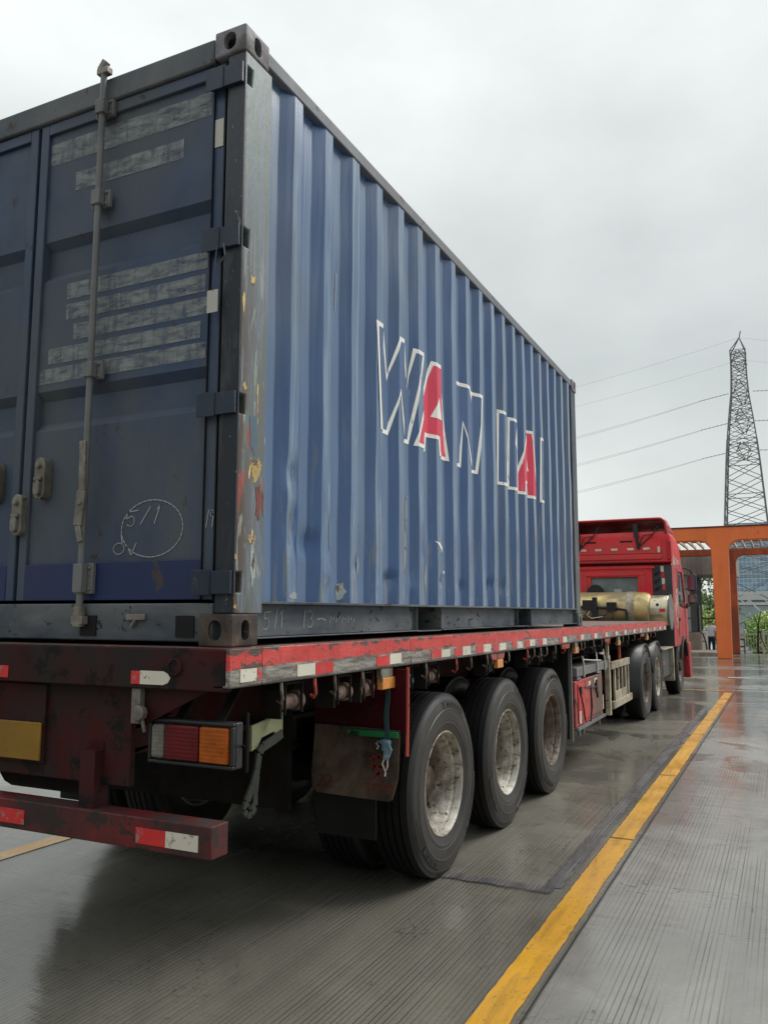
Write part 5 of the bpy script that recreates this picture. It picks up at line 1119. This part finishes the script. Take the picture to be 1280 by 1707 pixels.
def tree(x, y, h, w_, mat, label, seed, n=3200, size=.3, group='trees beyond the gate building'):
    r = random.Random(seed); z = hill(y); t_ = empty('tree', (x, y, z), label, 'tree', group); q = MB()
    q.tube([(x, y, z), (x+.1, y, z+h*.3), (x-.05, y, z+h*.6)], [h*.035, h*.026, h*.014], 8)
    for i in range(6): a = 6.28*i/6+.4; q.tube([(x, y, z+h*(.3+.04*i)), (x+.25*w_*math.cos(a), y+.25*w_*math.sin(a), z+h*(.5+.05*i)), (x+.4*w_*math.cos(a), y+.4*w_*math.sin(a), z+h*(.62+.05*i))], [h*.014, h*.008, h*.003], 5)
    q.build('trunk', M['bark'], t_); leaves(n, (x, y, z+h*.66), w_*.5, w_*.5, h*.36, size, r, 18).build('crown', mat, t_, 0, 0)
tree(-4.6, 66, 7.6, 4.6, M['leaf_b'], 'dark tree seen under the concrete roof slab beside the gate building', 11)
tree(-2.6, 62, 4.6, 3.6, M['leaf_b'], 'lower green tree between the gate building and the orange column', 12)
tree(4.8, 75, 5.2, 5.5, M['leaf_b'], 'green tree below the white footbridge at the right edge', 13)
sp_ = MB(); sx, sy, sz = .79, 35.4, hill(35.4)
sp_.tube([(sx, sy, sz), (sx+.02, sy, sz+.7), (sx+.06, sy, sz+1.25), (sx+.17, sy, sz+1.8)], [.05, .04, .03, .012], 7); sp_.tube([(sx+.04, sy, sz+1.2), (sx-.05, sy, sz+1.5), (sx-.11, sy, sz+1.68)], [.025, .015, .008], 6); sp_.tube([(sx+.10, sy, sz+1.0), (sx+.16, sy, sz+.65), (sx+.30, sy, sz+.22)], [.022, .018, .02], 6)
tag(sp_.build('bare_sapling', M['bark'], None), 'bare dark sapling propped by a stake before the pale fence', 'tree')

# ------------------------------------------------------------ FAR BUILDINGS
t = NT('blue_curtain_wall'); X, Y, Z = t.xyz()
gx = t.math('LESS_THAN', t.math('FRACT', t.math('MULTIPLY', X, 1/.95)), .13); gz = t.math('LESS_THAN', t.math('FRACT', t.math('MULTIPLY', Z, 1/1.05)), .15); gr_ = t.math('MAXIMUM', gx, gz)
vo_ = t.n('ShaderNodeTexWhiteNoise'); cb = t.n('ShaderNodeCombineXYZ'); t.l(t.math('FLOOR', t.math('MULTIPLY', X, 1/.95)), cb.inputs[0]); t.l(t.math('FLOOR', t.math('MULTIPLY', Z, 1/1.05)), cb.inputs[1]); t.l(cb.outputs[0], vo_.inputs[0])
pc = t.mix(vo_.outputs[0], (.22, .36, .50), (.36, .50, .62)); M['curtain'] = t.done(t.mix(gr_, pc, (.55, .62, .66)), t.mixf(gr_, .2, .5), spec=.6)
gb = empty('glass_building', (8, 225, -1.5), 'long blue glass office block with a white base far behind the fence', 'building')
MB().box(-11.0, 40, 220, 245, 7.2, 24).build('glass_facade', M['curtain'], gb); MB().box(-13, 40, 219, 246, 4.9, 7.1).build('white_band', M['white_steel'], gb)
MB().box(-12, 40, 220.5, 245, -1.55, 4.89).build('ground_floor', M['pane'], gb)
fbg = empty('white_truss', (2, 120, -1.5), 'white steel truss footbridge crossing before the blue glass building', 'footbridge')
q = MB(); 
q.bar((-6.3, 120, 4.3), (9, 120, 4.3), .3, .3); q.bar((-6.3, 120, 2.9), (9, 120, 2.9), .25, .35)
for i in range(5): x = -6+3.*i; q.bar((x, 120, 2.9), (x+1.5, 120, 4.3), .16); q.bar((x+1.5, 120, 4.3), (x+3, 120, 2.9), .16)
q.bar((-4.6, 120, 4.4), (-6.4, 120, 1.9), .22); q.bar((-3.4, 120, 4.4), (-1.2, 120, 1.9), .22)
q.build('truss_frame', M['white_steel'], fbg)
q = MB().box(-6.3, 9, 120.2, 122, 2.6, 2.88); 
q.build('walkway', M['concrete'], fbg); MB().box(-6.2, -5.9, 120.3, 120.8, -1.6, 2.6).box(8, 8.3, 120.3, 120.8, -1.6, 2.6).build('pier', M['concrete'], fbg, split=True)

# ------------------------------------------------------------ PYLON AND LINES
py = empty('transmission_tower', (-2.9, 141, -1.55), 'tall grey steel lattice transmission tower rising behind the orange canopy', 'pylon')
levels = [(-1.55, 4.6), (7.5, 3.85), (12, 3.45), (15.7, 3.05), (20.5, 2.75), (25.9, 2.40), (29.5, 2.12), (32.8, 1.80), (35.2, 1.52), (37.3, 1.28), (40.2, 1.14), (42.6, 1.08), (44.6, 1.12)]
cxp, cyp = -2.85, 141.; LEN = lambda z: cxp
def cx_at(z): return -3.02 if z < 26 else -2.9+.0*z
q = MB(); corner = lambda z, h, sx, sy: (cx_at(15)+sx*h*1.02, cyp+sy*h, z)
LEGS = []
for sx in (-1, 1):
    for sy in (-1, 1):
        q = MB()
        for (z0, h0), (z1, h1) in zip(levels[:-1], levels[1:]): q.bar(corner(z0, h0, sx, sy), corner(z1, h1, sx, sy), .26 if z0 < 26 else .19)
        LEGS.append(q)
legs = [q_.build('tower_leg', M['tower'], py, 0, 0) for q_ in LEGS]
q = MB()
for k, ((z0, h0), (z1, h1)) in enumerate(zip(levels[:-1], levels[1:])):
    for a, b in (((-1, -1), (1, -1)), ((1, -1), (1, 1)), ((1, 1), (-1, 1)), ((-1, 1), (-1, -1))):
        t_ = .10 if z0 < 26 else .08; zm, hm = (z0+z1)/2, (h0+h1)/2
        q.bar(corner(z0, h0, *a), corner(zm, hm, *b), t_); q.bar(corner(z0, h0, *b), corner(zm, hm, *a), t_); q.bar(corner(zm, hm, *a), corner(z1, h1, *b), t_); q.bar(corner(zm, hm, *b), corner(z1, h1, *a), t_)
        q.bar(corner(z1, h1, *a), corner(z1, h1, *b), t_)
    if 5 <= k <= 7: 
        for sx, sy in ((-1, -1), (1, -1)): q.bar(corner(z0, h0*.4, sx, sy), corner(z1, h1, -sx, -sy), .07)
q.build('lattice_brace', M['tower'], py, 0, 0)
q = MB(); ap = (cxp+.15, cyp, 46.9)
for sx in (-1, 1):
    for sy in (-1, 1): q.bar(corner(44.6, 1.12, sx, sy), ap, .13)
q.bar(ap, (cxp+.4, cyp, 48.0), .16); q.build('tower_peak', M['tower'], py, 0, 0)
q = MB()
for z, L in ((42.6, 6.5), (37.3, 8.5), (32.4, 9.5), (27.6, 8.0)):
    for sg in (-1, 1):
        for sx in (-1, 1): q.bar((cxp+sx*1.1, cyp+sg*1.2, z), (cxp+sx*.15, cyp+sg*L, z+.2), .11); q.bar((cxp+sx*1.0, cyp+sg*1.2, z+1.3), (cxp+sx*.15, cyp+sg*L, z+.25), .08)
        for i in range(4): y = cyp+sg*(1.6+(L-1.6)*i/4); q.bar((cxp-1.0+.2*i, y, z), (cxp+.9-.2*i, y+sg*.6, z+1.0-.25*i), .06)
q.build('cross_arm', M['tower'], py, 0, 0, split=True)
q = MB()
for z in (37.3, 32.4, 27.6):
    for sx in (-1, 1):
        a0 = (cxp+sx*1.9, cyp-1.3, z); a1 = (cxp+sx*6.2, cyp-1.3, z-(.75 if sx < 0 else .3)); q.tube([a0, a1], .05, 6)
        for i in range(8):
            f = i/7; q.lathe([(.02, -.05), (.13, -.03), (.13, .03), (.02, .05)], tuple(a0[j_]+(a1[j_]-a0[j_])*f for j_ in range(3)), 'x', 8)
q.build('insulator', M['cable'], py, 0, 0, split=True)
def wire(p, q_, sag, r_, lab, grp='power lines strung from the transmission tower'):
    n = 24; mb = MB(); p, q_ = Vector(p), Vector(q_); mb.tube([tuple(p.lerp(q_, i/n)-Vector((0, 0, sag*4*(i/n)*(1-i/n)))) for i in range(n+1)], r_, 5)
    tag(mb.build('power_line', M['cable'], None), lab, 'cable', grp)
LN = [('topmost', 46.9, .035), ('second', 42.55, .035)]
wire((cxp, cyp, 46.9), (-150, cyp, 42), 7.0, .016, 'topmost single power line reaching left from the peak of the tower'); wire((cxp, cyp, 46.9), (120, cyp, 42), 7, .016, 'topmost single power line reaching right from the peak of the tower')
wire((cxp-1, cyp-1, 42.6), (-150, cyp, 38), 6.5, .016, 'second single power line from the top on the left of the tower'); wire((cxp+1, cyp-1, 42.6), (120, cyp, 38), 6.5, .016, 'second single power line from the top on the right of the tower')
for k, (z, nm) in enumerate(((37.3, 'upper'), (32.4, 'middle'), (27.6, 'lowest'))):
    for sx, sn in ((-1, 'left'), (1, 'right')):
        x0 = cxp+sx*6.2; zz = z-(.75 if sx < 0 else .3)
        wire((x0, cyp-1.3, zz), (sx*150, cyp, z-6.5), 6.5, .022, f'{nm} twin power line on the {sn} of the tower, upper strand of its pair'); wire((x0, cyp-1.3, zz-.1), (sx*150, cyp, z-7.3), 6.7, .022, f'{nm} twin power line on the {sn} of the tower, lower strand of its pair')
